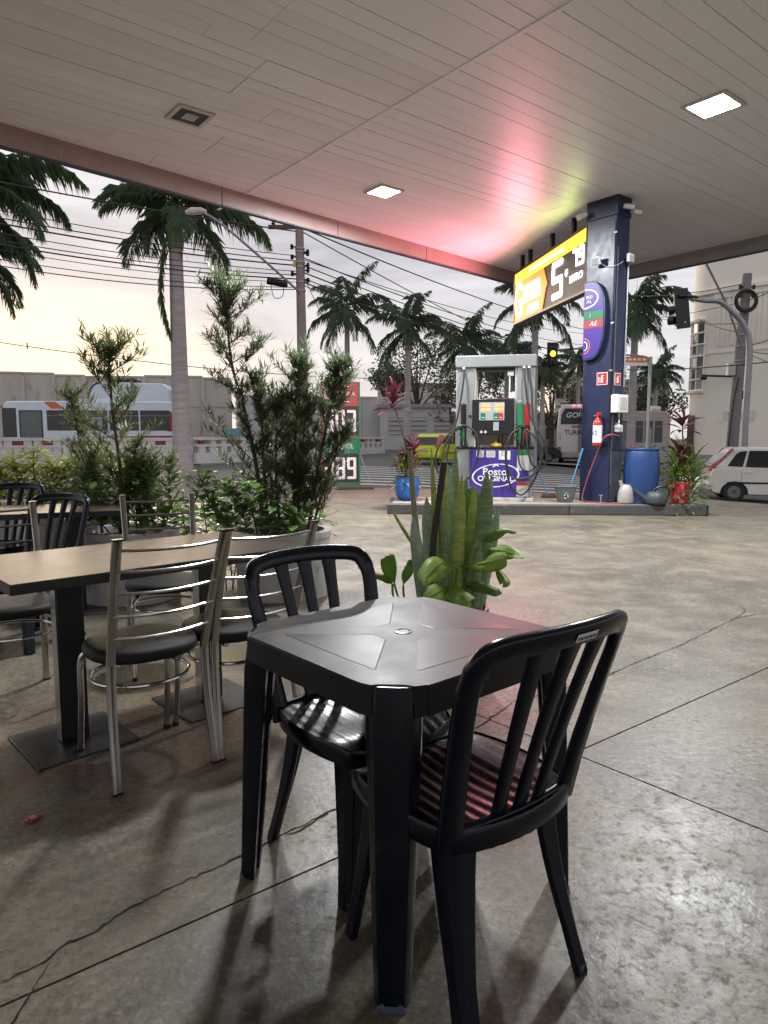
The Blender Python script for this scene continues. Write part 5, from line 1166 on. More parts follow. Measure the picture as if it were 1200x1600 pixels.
def palm(label, u, vc, vb, d, trunk_px, size, seed, far=1, group='royal palms along the street', old=1, n=14, az0=None, lean=0):
    top = at(u, vc, d); zg = rz_(top.x, d) if d > 17 else 0; H_ = top.z - zg; r = trunk_px / F_PX * d / 2; rnd = random.Random(seed)
    t = thing('palm_tree', label, 'palm tree', (top.x, d, zg), 0, group)
    cs = min(1.7, .19 * H_) * size ** .5; ht = H_ - cs
    lx = lean
    prof = []; k = int(ht / .16)
    for i in range(k + 1):
        h = ht * i / k; s = h / ht; bul = 1 + .35 * math.exp(-s * 9) + .06 * math.sin(s * 4); prof.append((r * bul * (1 - .22 * s) * (1.0 + (.02 if i % 2 else 0)), h))
    MB().lathe(prof + [(0, ht)], 16).build('trunk', M['palmtrunk'], t, ang=60)
    MB().lathe([(r * .86, ht - .01), (r * .98, ht + cs * .15), (r * .86, ht + cs * .5), (r * .6, ht + cs * .85), (r * .35, ht + cs)], 14).build('crownshaft', M['crownshaft'], t)
    q = MB()
    for k in range(5):
        a = k * 1.26 + rnd.random(); q.leaf((r * .8 * math.cos(a), r * .8 * math.sin(a), ht - .05), (math.cos(a), math.sin(a), -.5), (math.cos(a), math.sin(a), 1), .35 * size, .10, 4, .1, 1.2)
    q.build('dead_sheath', M['bark'], t, kind='stuff')
    for k in range(n):
        tier = [0, 1, 1, 2, 2, 2, 3, 3, 3, 4, 4, 4, 5, 5, 5, 4, 3][min(k, 16)]
        if tier == 5 and not old: tier = 3
        o = put('frond', FR[far][tier], t); o.location = (0, 0, H_ - .10 - .04 * k * size); o.rotation_euler = (0, 0, k * 2.4 + rnd.uniform(-.35, .35) + (az0 or 0)); s = size * rnd.uniform(.85, 1.12); o.scale = (s, s, s)
    sp = MB().tube([(0, 0, H_ - .2), (.02 * size, 0, H_ + 1.1 * size)], [.03 * size, .006], 5).build('spear_leaf', M['crownshaft'], t)
    return t
P1 = palm('big palm with thick grey trunk and green crownshaft right of the buses', 272, 306, 740, 24, 26, 1.05, 1, 0, n=12, old=0)
p_ = P1.location
o = [x for x in COL.objects if x.parent == P1 and x.name.startswith('frond')]
hang = put('hanging_frond', frond_mesh('hanging_frond', 3.9, -74, -116, 'frond', 91, n=170, ll=.32), P1); hang.location = (-.18, -.1, at(270, 335, 24).z - p_.z - .5); hang.rotation_euler = (0, 0, PI + .5)
palm('palm with drooping fronds reaching in at the top left corner', -62, 258, 740, 22, 26, 1.12, 2, 0, n=15, az0=.6)
palm('palm with fronds reaching in at the left edge below the others', -55, 372, 740, 27, 24, .95, 3, 0, n=16)
palm('palm with a wide dark crown just right of the utility pole', 542, 472, 700, 46, 10, 1.0, 4, n=16)
palm('palm standing in front of the white sheds left of the pump', 638, 500, 712, 44, 10, .95, 5, n=15)
palm('bushy palm rising behind the left shoulder of the fuel pump', 727, 525, 700, 50, 10, 1.05, 6, n=16)
palm('palm rising behind the right half of the fuel pump head', 793, 545, 700, 54, 9, 1.0, 7, n=15)
palm('tall palm with grey trunk whose crown hides behind the price sign', 838, 455, 708, 34, 12, .92, 8, n=15)
palm('slim pale trunked palm under the amber traffic light', 849, 572, 706, 52, 8, .80, 9, n=15)
palm('small palm between the traffic light and the navy column', 905, 560, 706, 58, 7, .80, 10, n=15)
palm('tall palm with pale trunk between the navy column and the cream building', 994, 470, 700, 37, 13, .95, 11, n=17)
palm('low palm behind the street name sign', 1026, 575, 700, 56, 8, .85, 12, n=15)
# ---------------------------------------------------------------- broad trees
def tree(label, c, rx, rz, d, m, seed, n=2600, group='trees in the distance', leaf=.34):
    cen = at(*c, d); zg = rz_(cen.x, d); rnd = random.Random(seed); t = thing('broad_tree', label, 'tree', (cen.x, d, zg), 0, group); H_ = cen.z - zg
    MB().tube([(0, 0, 0), (.1, 0, H_ * .45), (0, .1, H_ * .8)], [.3, .22, .12], 8).build('trunk', M['bark'], t)
    cl = []
    for k in range(26):
        v = rdir(rnd, -35, 90) * rnd.uniform(.35, 1.0) ** .6; cl.append(Vector((v.x * rx, v.y * rx * .8, H_ + v.z * rz)))
    bm = MB()
    for p in cl[::2]: bm.tube([(0, 0, H_ * .5), (p.x * .5, p.y * .5, H_ * .8 + (p.z - H_) * .5), tuple(p)], [.12, .07, .03], 5)
    bm.build('limbs', M['bark'], t, kind='stuff'); f = MB()
    for k in range(n):
        p = cl[rnd.randrange(26)]; v = rdir(rnd, -90, 90) * rx * .42 * rnd.random() ** .4; b = p + Vector((v.x, v.y, v.z * .75)); dd = rdir(rnd, -50, 60); f.blade(b, dd, dd.cross(rdir(rnd, -90, 90)).normalized(), leaf * rnd.uniform(.6, 1.3), leaf * .55, UP, -.05)
    f.build('crown', M[m], t, smooth=False, kind='stuff'); return t
tree('round dark tree above the white sheds left of the pump', (652, 585), 3.9, 3.0, 66, 'tree', 61)
tree('smaller dark tree at the left foot of the round dark tree', (606, 598), 2.4, 1.5, 70, 'tree', 62, 1400)
tree('brownish dry tree seen through the window of the fuel pump', (742, 618), 3.6, 2.8, 60, 'tree_br', 63, 2600)
tree('brownish dry tree between the pump and the white coach', (862, 632), 3.6, 3.0, 64, 'tree_br', 64, 2200)
tree('green tree behind the pump between the two palms', (806, 598), 3.2, 2.2, 70, 'tree', 65, 1600)
tree('dark green tree beside the cream building', (1024, 632), 2.6, 2.6, 62, 'tree', 66, 1700)
tree('dark tree low behind the coach and the column', (930, 610), 3.4, 2.4, 74, 'tree', 67, 1600)
# ---------------------------------------------------------------- buildings
def wall_seg(label, p, q, z0, z1, m, name='warehouse_wall', panels=0, cap=True, th=.35, cat='wall'):
    p, q = Vector((p[0], p[1], 0)), Vector((q[0], q[1], 0)); d = q - p; L = d.length; zg = min(rz_(p.x, p.y), rz_(q.x, q.y))
    t = thing(name, label, cat, (p.x, p.y, zg), math.atan2(d.y, d.x)); n = max(1, panels)
    for i in range(n): MB().b2(L / n * i + .03, L / n * (i + 1) - .03, random.uniform(0, .03), th, -.4, (z1 if not callable(z1) else z1(i / n))).build('wall_panel', m, t, smooth=False)
    MB().b2(.0, L, .06, th - .03, -.4, (z1 if not callable(z1) else min(z1(0), z1(1))) - .15).build('wall_core', M['plinth'], t, smooth=False)
    if cap:
        zc = z1 if not callable(z1) else None
        if zc: MB().b2(0, L, -.05, th + .05, zc + .002, zc + .16).build('coping', M['wallgrey'], t, smooth=False)
        else:
            for i in range(n): MB().b2(L / n * i, L / n * (i + 1) - .01, -.05, th + .05, z1(i / n) + .002, z1(i / n) + .14).build('coping', M['wallgrey'], t, smooth=False)
    return t, L
a_ = at(-330, 580, 52); b_ = at(360, 600, 60); c_ = at(520, 602, 66)
t, L = wall_seg('long weathered grey warehouse wall with dark streaks behind the pale blue bus', (a_.x, 52), (b_.x + .5, 58), 0, lambda s: (6.05 + .10 * math.sin(s * 17) - .25 * s), M['wallgrey'], panels=14)
for i in range(14): MB().b2(L / 14 * i - .16, L / 14 * i + .16, -.10, .0, -.4, 5.9).build('pilaster', M['wallgrey'], t, smooth=False)
MB().b2(14.4, 16.2, -.02, -.005, .3, 3.6).build('loading_door', M['greylt'], t); MB().b2(0, L, -.04, .0, 3.55, 3.75).build('string_course', M['wallgrey'], t, smooth=False)
MB().b2(31.2, 33.5, -.012, -.004, .5, 1.8).build('teal_mural', mat('mural_teal', (.10, .38, .42), .8, col2=(.3, .42, .45), scale=1.5), t)
t, L = wall_seg('lower whitewashed yard wall stained grey behind the small price board', (b_.x + .8, 58.3), (at(640, 600, 62).x, 62), 0, 4.5, M['wallwhite'], panels=7, name='yard_wall')
# office block with a row of windows above the sheds
def block(label, u0, u1, v0, d, dep, floors, wins, m, name='office_building', rz=0, v1=None, winsize=(.9, 1.2)):
    p = at(u0, v0, d); q = at(u1, v0, d); zg = rz_(p.x, d) - .2; W_ = q.x - p.x; H_ = p.z - zg; t = thing(name, label, 'building', (p.x, d, zg), rz)
    MB().b2(0, W_, 0, dep, 0, H_).build('walls', m, t, smooth=False); MB().b2(-.2, W_ + .2, -.2, dep + .2, H_ + .002, H_ + .3).build('roof', M['plinth'], t, smooth=False)
    for (x, z) in wins(W_, H_):
        w_, h_ = winsize; f = MB()
        for a in ((x - w_ / 2 - .08, x - w_ / 2, -.06, .05, z - h_ / 2, z + h_ / 2), (x + w_ / 2, x + w_ / 2 + .08, -.06, .05, z - h_ / 2, z + h_ / 2), (x - w_ / 2 - .08, x + w_ / 2 + .08, -.06, .05, z + h_ / 2, z + h_ / 2 + .08), (x - w_ / 2 - .08, x + w_ / 2 + .08, -.09, .05, z - h_ / 2 - .08, z - h_ / 2), (x - .03, x + .03, -.045, .04, z - h_ / 2, z + h_ / 2)): f.b2(*a)
        fo = f.build('window', M['winframe'], t, smooth=False); MB().b2(x - w_ / 2, x + w_ / 2, -.03, -.01, z - h_ / 2, z + h_ / 2).build('pane', M['glassdark'], fo)
    return t, W_, H_
block('pale office block with a row of small white framed windows behind the palm', 590, 705, 603, 78, 8, 1, lambda w_, h_: [(w_ * (i + .5) / 9, h_ - 2.6) for i in range(9)], M['wallwhite'])
t, W_, H_ = block('low white shed with louvred wall openings left of the fuel pump', 594, 702, 637, 60, 6, 1, lambda w_, h_: [], M['wallwhite'], 'shed')
for x0 in (.12, .45, .78):
    MB().b2(W_ * x0, W_ * x0 + 1.3, -.03, -.005, H_ - 2.3, H_ - .8).build('louvre_recess', M['plinth'], t)
    for k in range(4): MB().box((W_ * x0 + .65, -.06, H_ - 2.2 + .4 * k), (1.3, .06, .12)).build('louvre', M['offwhite'], t)
block('distant pale building with windows behind the white coach', 868, 960, 585, 82, 8, 2, lambda w_, h_: [(w_ * (i + .5) / 6, z) for i in range(6) for z in (h_ - 2.2, h_ - 5.0)], M['offwhite'], 'apartment_building')
block('low tan building at the far side of the street behind the palm trunks', 700, 872, 650, 72, 6, 1, lambda w_, h_: [(w_ * (i + .5) / 7, h_ - 1.8) for i in range(7)], M['shutter'], 'low_building')
block('grey walled building between the navy column and the cream building', 955, 1046, 598, 66, 8, 2, lambda w_, h_: [(w_ * (i + .5) / 4, z) for i in range(4) for z in (h_ - 1.8, h_ - 4.6)], M['wallgrey'], 'corner_house')
# the cream corner building on the right
bp = at(1057, 700, 39.0); dB = (B_DIR * -1); ang = math.atan2(dB.y, dB.x); ZG = rz_(bp.x, 39) - .25
t = thing('cream_building', 'tall cream stucco corner building with fluted bands and rounded left corner', 'building', (bp.x, bp.y, ZG), ang)
BH, BL = 13.4, 30.0; RR = 1.6
def rounded(o_, n=10):     # plan outline: front along x, left end rounded back to +y
    P = [(BL, -o_), (RR, -o_)]
    for i in range(n + 1):
        a = -PI / 2 - (PI / 2) * i / n; P.append((RR + (RR + o_) * math.cos(a), RR + (RR + o_) * math.sin(a)))
    return P + [(-o_, 14), (BL, 14)]
def prism_out(z0, z1, o_, nm, m): return MB().prism(list(reversed(rounded(o_))), z0, z1).build(nm, m, t, ang=30)
prism_out(0, BH, 0, 'walls', M['cream']); prism_out(0, 1.25, .04, 'plinth', M['plinth'])
prism_out(9.75, 9.95, .22, 'ledge', M['cream']); prism_out(6.62, 6.74, .05, 'ledge', M['cream']); prism_out(12.2, 12.45, .25, 'cornice', M['cream'])
prism_out(4.42, 4.6, .13, 'ledge', M['cream']) if False else None
for i in range(15): MB().b2(1.95 + i * .26, 2.09 + i * .26, -.07, .0, 6.95, 9.45).build('flute', M['cream'], t, bevel=.03)
for i in range(13): MB().b2(7.6 + i * .30, 7.76 + i * .30, -.07, .0, 6.95, 11.0).build('flute', M['cream'], t, bevel=.03)
MB().b2(1.75, 5.95, -.11, .0, 9.45, 9.74).build('band', M['cream'], t); MB().b2(5.95, 6.12, -.14, 0, 4.4, 9.74).build('pilaster', M['cream'], t)
for z in (6.25, 5.75): MB().b2(6.13, BL, -.16, 0, z, z + .2).build('string_course', M['cream'], t)
for i in range(7):
    MB().b2(6.9 + i * .95, 7.12 + i * .95, -.12, .0, 1.27, 5.7).build('pier', M['cream'], t, bevel=.02); MB().b2(7.30 + i * .95, 7.36 + i * .95, -.05, .0, 1.27, 5.7).build('rib', M['cream'], t)
# wide shuttered opening
f = MB()
for a in ((5.42, 9.9, -.19, .0, 3.92, 4.02), (5.42, 5.52, -.19, 0, 2.4, 3.92), (9.8, 9.9, -.19, 0, 2.4, 3.92), (5.42, 9.9, -.22, 0, 2.3, 2.4)): f.b2(*a)
fo = f.build('shutter_frame', M['plinth'], t, smooth=False); MB().b2(5.53, 9.79, -.125, -.1, 2.41, 3.91).build('shutter_back', M['shutter'], t)
for k in range(6): MB().b2(5.53, 9.79, -.155, -.126, 2.44 + .248 * k, 2.66 + .248 * k).build('shutter_slat', M['shutter'], t, bevel=.02)
# round-corner windows: curved rows of small panes
def arc_pt(a, o_): return (RR + (RR + o_) * math.cos(a), RR + (RR + o_) * math.sin(a))
for r_ in range(6):
    for c_i in range(4):
        a0 = -PI / 2 - .20 - c_i * .30; a1 = a0 - .26; z0 = 4.75 + r_ * .62
        q = [arc_pt(a0, .02), arc_pt(a1, .02), arc_pt(a1, .06), arc_pt(a0, .06)]; MB().prism(list(reversed(q)), z0, z0 + .52).build('window_pane', M['glassgreen'] if (r_ + c_i) % 3 else M['lcd'], t)
for z in (4.62, 5.27, 5.89, 6.51, 7.13, 7.75, 8.42):
    pts = [(*arc_pt(-PI / 2 - .12 - i * .13, .07), z + .06) for i in range(11)]; MB().tube(pts, .05 if z not in (4.62, 8.42) else .12, 6).build('window_bar', M['cream'], t)
for k in range(5):
    x, y = arc_pt(-PI / 2 - .16 - k * .30, .05); MB().tube([(x, y, 4.6), (x, y, 8.45)], .045, 6).build('mullion', M['cream'], t)
dr = MB(); dr.b2(.35, 1.5, 0, .1, 1.26, 3.4)
MB().prism(list(reversed([arc_pt(-PI / 2 - .9, .045), arc_pt(-PI / 2 - .45, .045), arc_pt(-PI / 2 - .45, .09), arc_pt(-PI / 2 - .9, .09)])), .1, 3.4).build('door', mat('door_maroon', (.11, .05, .06), .5), t)
# faded street name painted sign and wall lamp on that building
def on_b(x, y, z): return Vector((bp.x, bp.y, ZG)) + Matrix.Rotation(ang, 3, 'Z') @ Vector((x, y, z))
t = thing('wall_lamp', 'black bracket lamp fixed to the cream wall', 'wall lamp', on_b(3.3, -.02, 5.15), ang)
MB().tube([(0, -.02, -.9), (0, -.02, .12), (-.08, -.10, .18), (-1.35, -1.0, .26)], .055, 8).build('arm', M['black'], t); MB().lathe([(0, .02), (.14, 0), (.18, .10), (.12, .26), (0, .3)], 14, (-1.4, -1.04, .05)).build('lamp_head', M['black'], t)
t = thing('street_name_plate', 'small white street name plate on the cream wall', 'sign', on_b(3.35, -.03, 3.35), ang)
MB().b2(-.80, .80, -.03, 0, -.22, .22).build('plate', M['white'], t)
for z, w_ in ((.08, 1.1), (-.09, .8)):
    for k in range(6): MB().b2(-w_ / 2 + k * w_ / 6, -w_ / 2 + (k + .7) * w_ / 6, -.036, -.031, z - .05, z + .05).build('print_mark', M['plinth'], t)
# ---------------------------------------------------------------- vehicles
def wheel(t, x, y, r, w_, rimm='rim', side=-1):
    Mx = Matrix.Rotation(R(90), 3, 'X')
    ty = MB().lathe([(r * .62, -w_ / 2), (r * .9, -w_ / 2), (r, -w_ * .35), (r, w_ * .35), (r * .9, w_ / 2), (r * .62, w_ / 2)], 28, (x, y, r), Mx, cap=False).build('wheel', M['tyre'], t)
    q = MB().lathe([(r * .63, -w_ * .36), (r * .60, -w_ * .44), (r * .52, -w_ * .30), (r * .25, -w_ * .26), (r * .20, -w_ * .36), (0, -w_ * .36)], 24, (x, y, r), Mx if side > 0 else Mx @ Matrix.Rotation(PI, 3, 'X')).build('rim', M[rimm], ty)
    for k in range(5):
        a = k * 2 * PI / 5; MB().lathe([(.028, -.004), (.028, .004), (0, .004)], 8, (x + r * .38 * math.cos(a), y + side * w_ * .30, r + r * .38 * math.sin(a)), Mx).build('bolt', M['steel'], ty)
    return ty
def arch(x, r, z0, n=10): return [(x + r * math.cos(PI - PI * i / n), z0 + r * .95 * math.sin(PI - PI * i / n)) for i in range(n + 1)]
def car(label, loc, rz, paint, L=3.85, W_=1.66, H_=1.48, name='parked_car', hatch_red=False, group='cars on the street'):
    t = thing(name, label, 'car', loc, rz, group); hw = W_ / 2; xr, xf = L * .17, L * .80; r = .295
    # x from rear (0) to front (L), sides at +-hw; a car seen from its -y side
    prof = [(.03, .42), (.0, .55), (.02, .80), (.07, .93), (.30, .98), (L * .70, .96), (L * .90, .86), (L * .985, .70), (L, .50), (L * .985, .28)] + [(x, z) for x, z in reversed(arch(xf, r + .07, .24))] + [(xf - r - .07, .22), (xr + r + .07, .22)] + [(x, z) for x, z in reversed(arch(xr, r + .07, .24))] + [(.10, .28)]
    prof = list(reversed(prof)); q = MB(); q.side(prof, -hw, hw); q.build('body', M[paint], t, bevel=.11, seg=4, ang=50)
    MB().b2(.25, L - .25, -hw + .12, hw - .12, .20, .62).build('underbody', M['black'], t)
    cab = [(.10, .95), (.50, H_ - .12), (.66, H_ - .02), (L * .32, H_), (L * .48, H_ - .02), (L * .54, H_ - .06), (L * .70, .955)]
    def tap(p): k = (p.z - .94) / (H_ - .94); return Vector((p.x, p.y * (1 - .16 * k), p.z))
    q = MB(); n = len(cab); vs = [tap(Vector((x, y, z))) for y in (-hw + .05, hw - .05) for x, z in cab]
    q.add(vs, [tuple(range(n - 1, -1, -1)), tuple(range(n, 2 * n))] + [(i, (i + 1) % n, n + (i + 1) % n, n + i) for i in range(n)]); q.build('cabin', M[paint], t, bevel=.09, seg=4, ang=50)
    for s in (-1, 1):
        def pane(poly, nm='side_window', m='glassdark', lift=.005):
            vs = []
            for k in (lift, lift - .03):
                for x, z in poly: p = tap(Vector((x, s * (hw - .05 + k / .98), z))); vs.append(p)
            m_ = len(poly); fs = [tuple(range(m_)), tuple(range(2 * m_ - 1, m_ - 1, -1))] + [((i + 1) % m_, i, m_ + i, m_ + (i + 1) % m_) for i in range(m_)]
            if s > 0: fs = [tuple(reversed(f_)) for f_ in fs]
            return MB().add(vs, fs).build(nm, M[m], t, bevel=0)
        pane([(.46, 1.02), (L * .22, 1.0), (L * .25, H_ - .12), (.80, H_ - .13), (.68, H_ - .20)], lift=.012); pane([(L * .24, 1.0), (L * .43, .985), (L * .43, H_ - .11), (L * .265, H_ - .11)], lift=.012); pane([(L * .45, .985), (L * .645, .975), (L * .535, H_ - .13), (L * .45, H_ - .11)], lift=.012)
        MB().box((L * .33, s * (hw + .010), .55), (L * .42, .025, .05)).build('rub_strip', M['black'], t, bevel=.008); MB().box((L * .26, s * (hw + .008), .85), (.19, .03, .035)).build('door_handle', M[paint], t, bevel=.01)
        MB().box((L * .60, s * (hw + .09), 1.0), (.10, .17, .12)).build('mirror', M[paint], t, bevel=.03)
        for x in (L * .215, L * .44): MB().box((x, s * (hw + .0005), .60), (.008, .004, .62)).build('door_gap', M['black'], t)
        q = MB(); q.side([(.005, .86), (.10, .93), (.52, H_ - .16), (.62, H_ - .05), (.53, H_ - .07), (.055, .97), (.0, .90)], -.10, .10)
        lp_ = q.build('tail_lamp', M['tail'], t); lp_.location = (-.012, s * (hw - .17), 0)
        MB().box((L * .965, s * (hw - .22), .70), (.14, .34, .15)).build('headlight', M['greylt'], t, bevel=.04)
        for x in (xr, xf): wheel(t, x, s * (hw - .10), r, .18, side=s)
        for x in (xr, xf): MB().side(list(reversed([(x + (r + .05) * math.cos(PI * i / 10), .27 + (r + .045) * math.sin(PI * i / 10)) for i in range(11)])), s * (hw - .22) - .03, s * (hw - .22) + .03).build('wheel_well', M['black'], t)
    bk = MB(); bk.add([(.055, -hw + .24, 1.0), (.055, hw - .24, 1.0), (.44, hw - .30, H_ - .18), (.44, -hw + .30, H_ - .18)], [(0, 3, 2, 1)]); b_ = bk.build('rear_window', M['glassdark'], t); b_.location = (-.012, 0, 0)
    fw = MB(); fw.add([(L * .685, -hw + .18, .985), (L * .685, hw - .18, .985), (L * .545, hw - .26, H_ - .09), (L * .545, -hw + .26, H_ - .09)], [(0, 1, 2, 3)]); f_ = fw.build('windscreen', M['glassdark'], t); f_.location = (.014, 0, .006)
    MB().box((.02, 0, .45), (.16, W_ - .05, .26)).build('rear_bumper', M[paint], t, bevel=.06, seg=3); MB().box((-.065, 0, .66), (.02, .42, .12)).build('number_plate', M['greylt'], t); MB().box((L - .01, 0, .42), (.14, W_ - .06, .24)).build('front_bumper', M[paint], t, bevel=.06, seg=3)
    return t
hp_ = at(1146, 768, 19.6); hz = rz_(hp_.x, 19.6); ca = R(-16)
hl = Vector((hp_.x, 19.6, 0)) - Matrix.Rotation(ca, 3, 'Z') @ Vector((3.85 * .17, -.73, 0))
car('cream white hatchback with tall red tail lamps cut off by the right edge', (hl.x, hl.y, rz_(hl.x + 1, hl.y) + .0), ca, 'bodywhite', H_=1.56)
yc = at(655, 715, 33); car('bright yellow car on the street behind the cordyline in the blue pot', (yc.x + .3, 34.2, rz_(yc.x, 34)), R(62), 'bodyyellow', 4.0, 1.7, 1.52)
bc = at(768, 712, 41); car('black car on the street behind the fuel pump hoses', (bc.x, 41, rz_(bc.x, 40)), R(14), 'bodyblack', 4.1, 1.72, 1.50)
def bus(label, loc, rz, L, W_, H_, paint, stripe=None, front_left=True, group='buses on the street', kind='city'):
    """length along x, near side at y=0; the front is at x=0"""
    t = thing('bus', label, 'bus', loc, rz, group); r = .48
    xs = (L * .19, L * .70); prof = [(0.08, .38)]
    for x in xs: prof += [(x - r - .1, .36)] + arch(x, r + .1, .36) + [(x + r + .1, .36)]
    prof += [(L - .05, .40), (L, .9), (L, H_ - .25), (L - .15, H_ - .05), (L - .6, H_), (.7, H_), (.22, H_ - .06), (.06, H_ - .3), (0, 1.4), (0, .8)]
    MB().side(prof, 0, W_).build('body', M[paint], t, bevel=.08, seg=3, ang=45)
    MB().b2(.3, L - .3, .1, W_ - .1, .3, .9).build('chassis', M['black'], t)
    z0, z1 = 1.55, H_ - .55
    n = max(3, int((L - 3.2) / 1.45)); w_ = (L - 3.0) / n
    for i in range(n):
        x = 2.6 + i * w_
        f = MB().b2(x + .05, x + w_ - .05, -.012, .02, z0, z1).build('side_window', M['glassdark'], t, bevel=.0); MB().b2(x + .06, x + w_ - .06, -.016, -.0125, z1 - .34, z1 - .31).build('window_bar', M['plinth'], f)
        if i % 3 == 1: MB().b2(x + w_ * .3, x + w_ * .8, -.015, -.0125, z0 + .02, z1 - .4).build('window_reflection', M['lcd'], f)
    f = MB().b2(1.0, 2.4, -.014, .02, 1.05, z1 + .0).build('driver_window', M['black'], t, bevel=.02); MB().b2(1.08, 2.32, -.02, -.0145, 1.13, z1 - .08).build('pane', M['glassgreen'], f)
    ws = MB(); ws.b2(-.025, .02, .14, W_ - .14, 1.05, H_ - .62); ws.build('windscreen', M['glassgreen'], t, bevel=.03); MB().b2(-.012, .06, .14, W_ - .14, H_ - .58, H_ - .22).build('destination_board', M['black'], t, bevel=.02)
    ws2 = MB().b2(.02, .85, -.014, .02, 1.15, H_ - .42).build('front_corner_glass', M['glassdark'], t, bevel=.01)
    for y in (.35, W_ - .35): MB().box((-.01, y, .72), (.08, .36, .22)).build('headlight', M['headlight'] if kind == 'city' else M['greylt'], t, bevel=.03)
    MB().b2(-.02, .1, .08, W_ - .08, .34, .56).build('front_bumper', M['greylt'], t, bevel=.03)
    MB().tube([(.1, -.02, H_ - .35), (-.2, -.22, H_ - .4), (-.22, -.24, H_ - .9)], .03, 6).build('mirror_arm', M['black'], t)
    for x in xs:
        wheel(t, x, .18, r, .3, 'rim', -1); wheel(t, x, W_ - .18, r, .3, 'rim', 1)
    if stripe:
        for (poly, m) in stripe: MB().side(poly, -.010, .002).build('painted_stripe', M[m], t, smooth=False)
    MB().b2(L * .38, L * .60, .5, W_ - .5, H_ + .002, H_ + .16).build('roof_hatch', M[paint], t, bevel=.04)
    return t
bl_ = at(5, 690, 42); gz = rz_(bl_.x, 42)
bus('pale blue city bus with a red stripe and orange roof flash, farthest left', (bl_.x, 42, gz + .0), R(3), 10.4, 2.5, 3.32, 'busblue',
    [([(3.2, .52), (10.3, .52), (10.3, 1.25), (6.2, 1.20), (4.0, 1.0), (3.2, .75)][::1], 'redp'), ([(2.5, 3.28), (2.95, 2.86), (3.7, 2.86), (3.2, 3.28)], 'orangep'), ([(9.8, 1.5), (10.36, 1.5), (10.36, 2.7), (9.8, 2.7)], 'redp')])
b2_ = at(137, 640, 49); 
t = thing('coach', 'taller pale blue coach with a round black edged roof behind the bus', 'bus', (b2_.x, 49, rz_(b2_.x, 49)), R(4), 'buses on the street')
prof = [(0, .4), (0, 3.4), (.12, 4.1), (.5, 4.75), (1.0, 4.95), (5.2, 4.85), (5.6, 4.5), (5.7, .4)]
MB().side(prof, 0, 2.5).build('body', M['busblue'], t, bevel=.06, seg=2, ang=40); MB().tube([(x, -.03, z + .02) for x, z in curve([(0, 3.2, 0), (.12, 4.1, 0), (.5, 4.75, 0), (1.0, 4.95, 0)], 4) for z, _ in ((z, 0),)] if False else [(0, -.03, 3.2), (.05, -.03, 3.7), (.15, -.03, 4.15), (.30, -.03, 4.5), (.52, -.03, 4.78), (1.0, -.03, 4.97)], .06, 6).build('roof_edge', M['black'], t)
MB().box((2.6, .9, 5.05), (1.5, 1.4, .34)).build('air_conditioner', M['black'], t, bevel=.1)
for i in range(3): MB().b2(1.0 + i * 1.5, 2.4 + i * 1.5, -.02, .02, 2.2, 3.3).build('side_window', M['glassdark'], t)
for x in (1.4, 4.4): wheel(t, x, .2, .5, .3)
# white coach seen from behind
cp = at(869, 714, 42); cz = rz_(cp.x, 42)
t = thing('tour_coach', 'white touring coach seen from behind left of the navy column', 'bus', (cp.x, 42, cz), R(-15), 'buses on the street')
sec = [(0.06, .42), (0, .6), (0, 2.2), (.10, 3.25), (.28, 3.6), (2.22, 3.6), (2.40, 3.25), (2.5, 2.2), (2.5, .6), (2.44, .42)]
MB().side(sec, 0, 10).build('body', M['buswhite'], t, bevel=.1, seg=3, ang=40)
MB().side([(.20, 2.42), (2.30, 2.42), (2.26, 3.0), (2.05, 3.36), (.45, 3.36), (.24, 3.0)], -.02, .0).build('rear_window', M['glassdark'], t)
letter('GOIÁS', .42, M['busblue'], t, 1.2, 2.95, -.022, width=1.35, shear=.2, offset=.008); letter('TURISMO', .40, M['black'], t, 1.25, 1.92, -.0, width=1.62, offset=.008)
MB().b2(.12, 2.38, -.05, .0, .42, .78).build('rear_bumper', M['greylt'], t, bevel=.05)
for x in (.16, 2.34): MB().box((x, -.02, 1.75), (.18, .06, .55)).build('tail_lamp', M['amber'] if False else M['offwhite'], t, bevel=.02); MB().box((x, -.03, 1.0), (.20, .06, .14)).build('reflector', M['redp'], t)
for x in (.95, 1.25, 1.55): MB().box((x, -.01, 3.52), (.12, .05, .06)).build('marker_lamp', M['brake'], t)
MB().b2(.85, 1.65, -.015, .0, 2.20, 2.34).build('sticker', M['orangep'], t); MB().b2(1.0, 1.5, -.06, -.051, .52, .68).build('number_plate', M['greylt'], t)
for y in (2.2, 8.8):
    for x in (.25, 2.25):
        MB().lathe([(0, -.15), (.40, -.15), (.48, -.1), (.48, .1), (.40, .15), (0, .15)], 20, (x, y, .48), Matrix.Rotation(R(90), 3, 'Y')).build('wheel', M['tyre'], t)
MB().b2(.15, 2.35, .5, 10, .32, .5).build('chassis', M['black'], t)
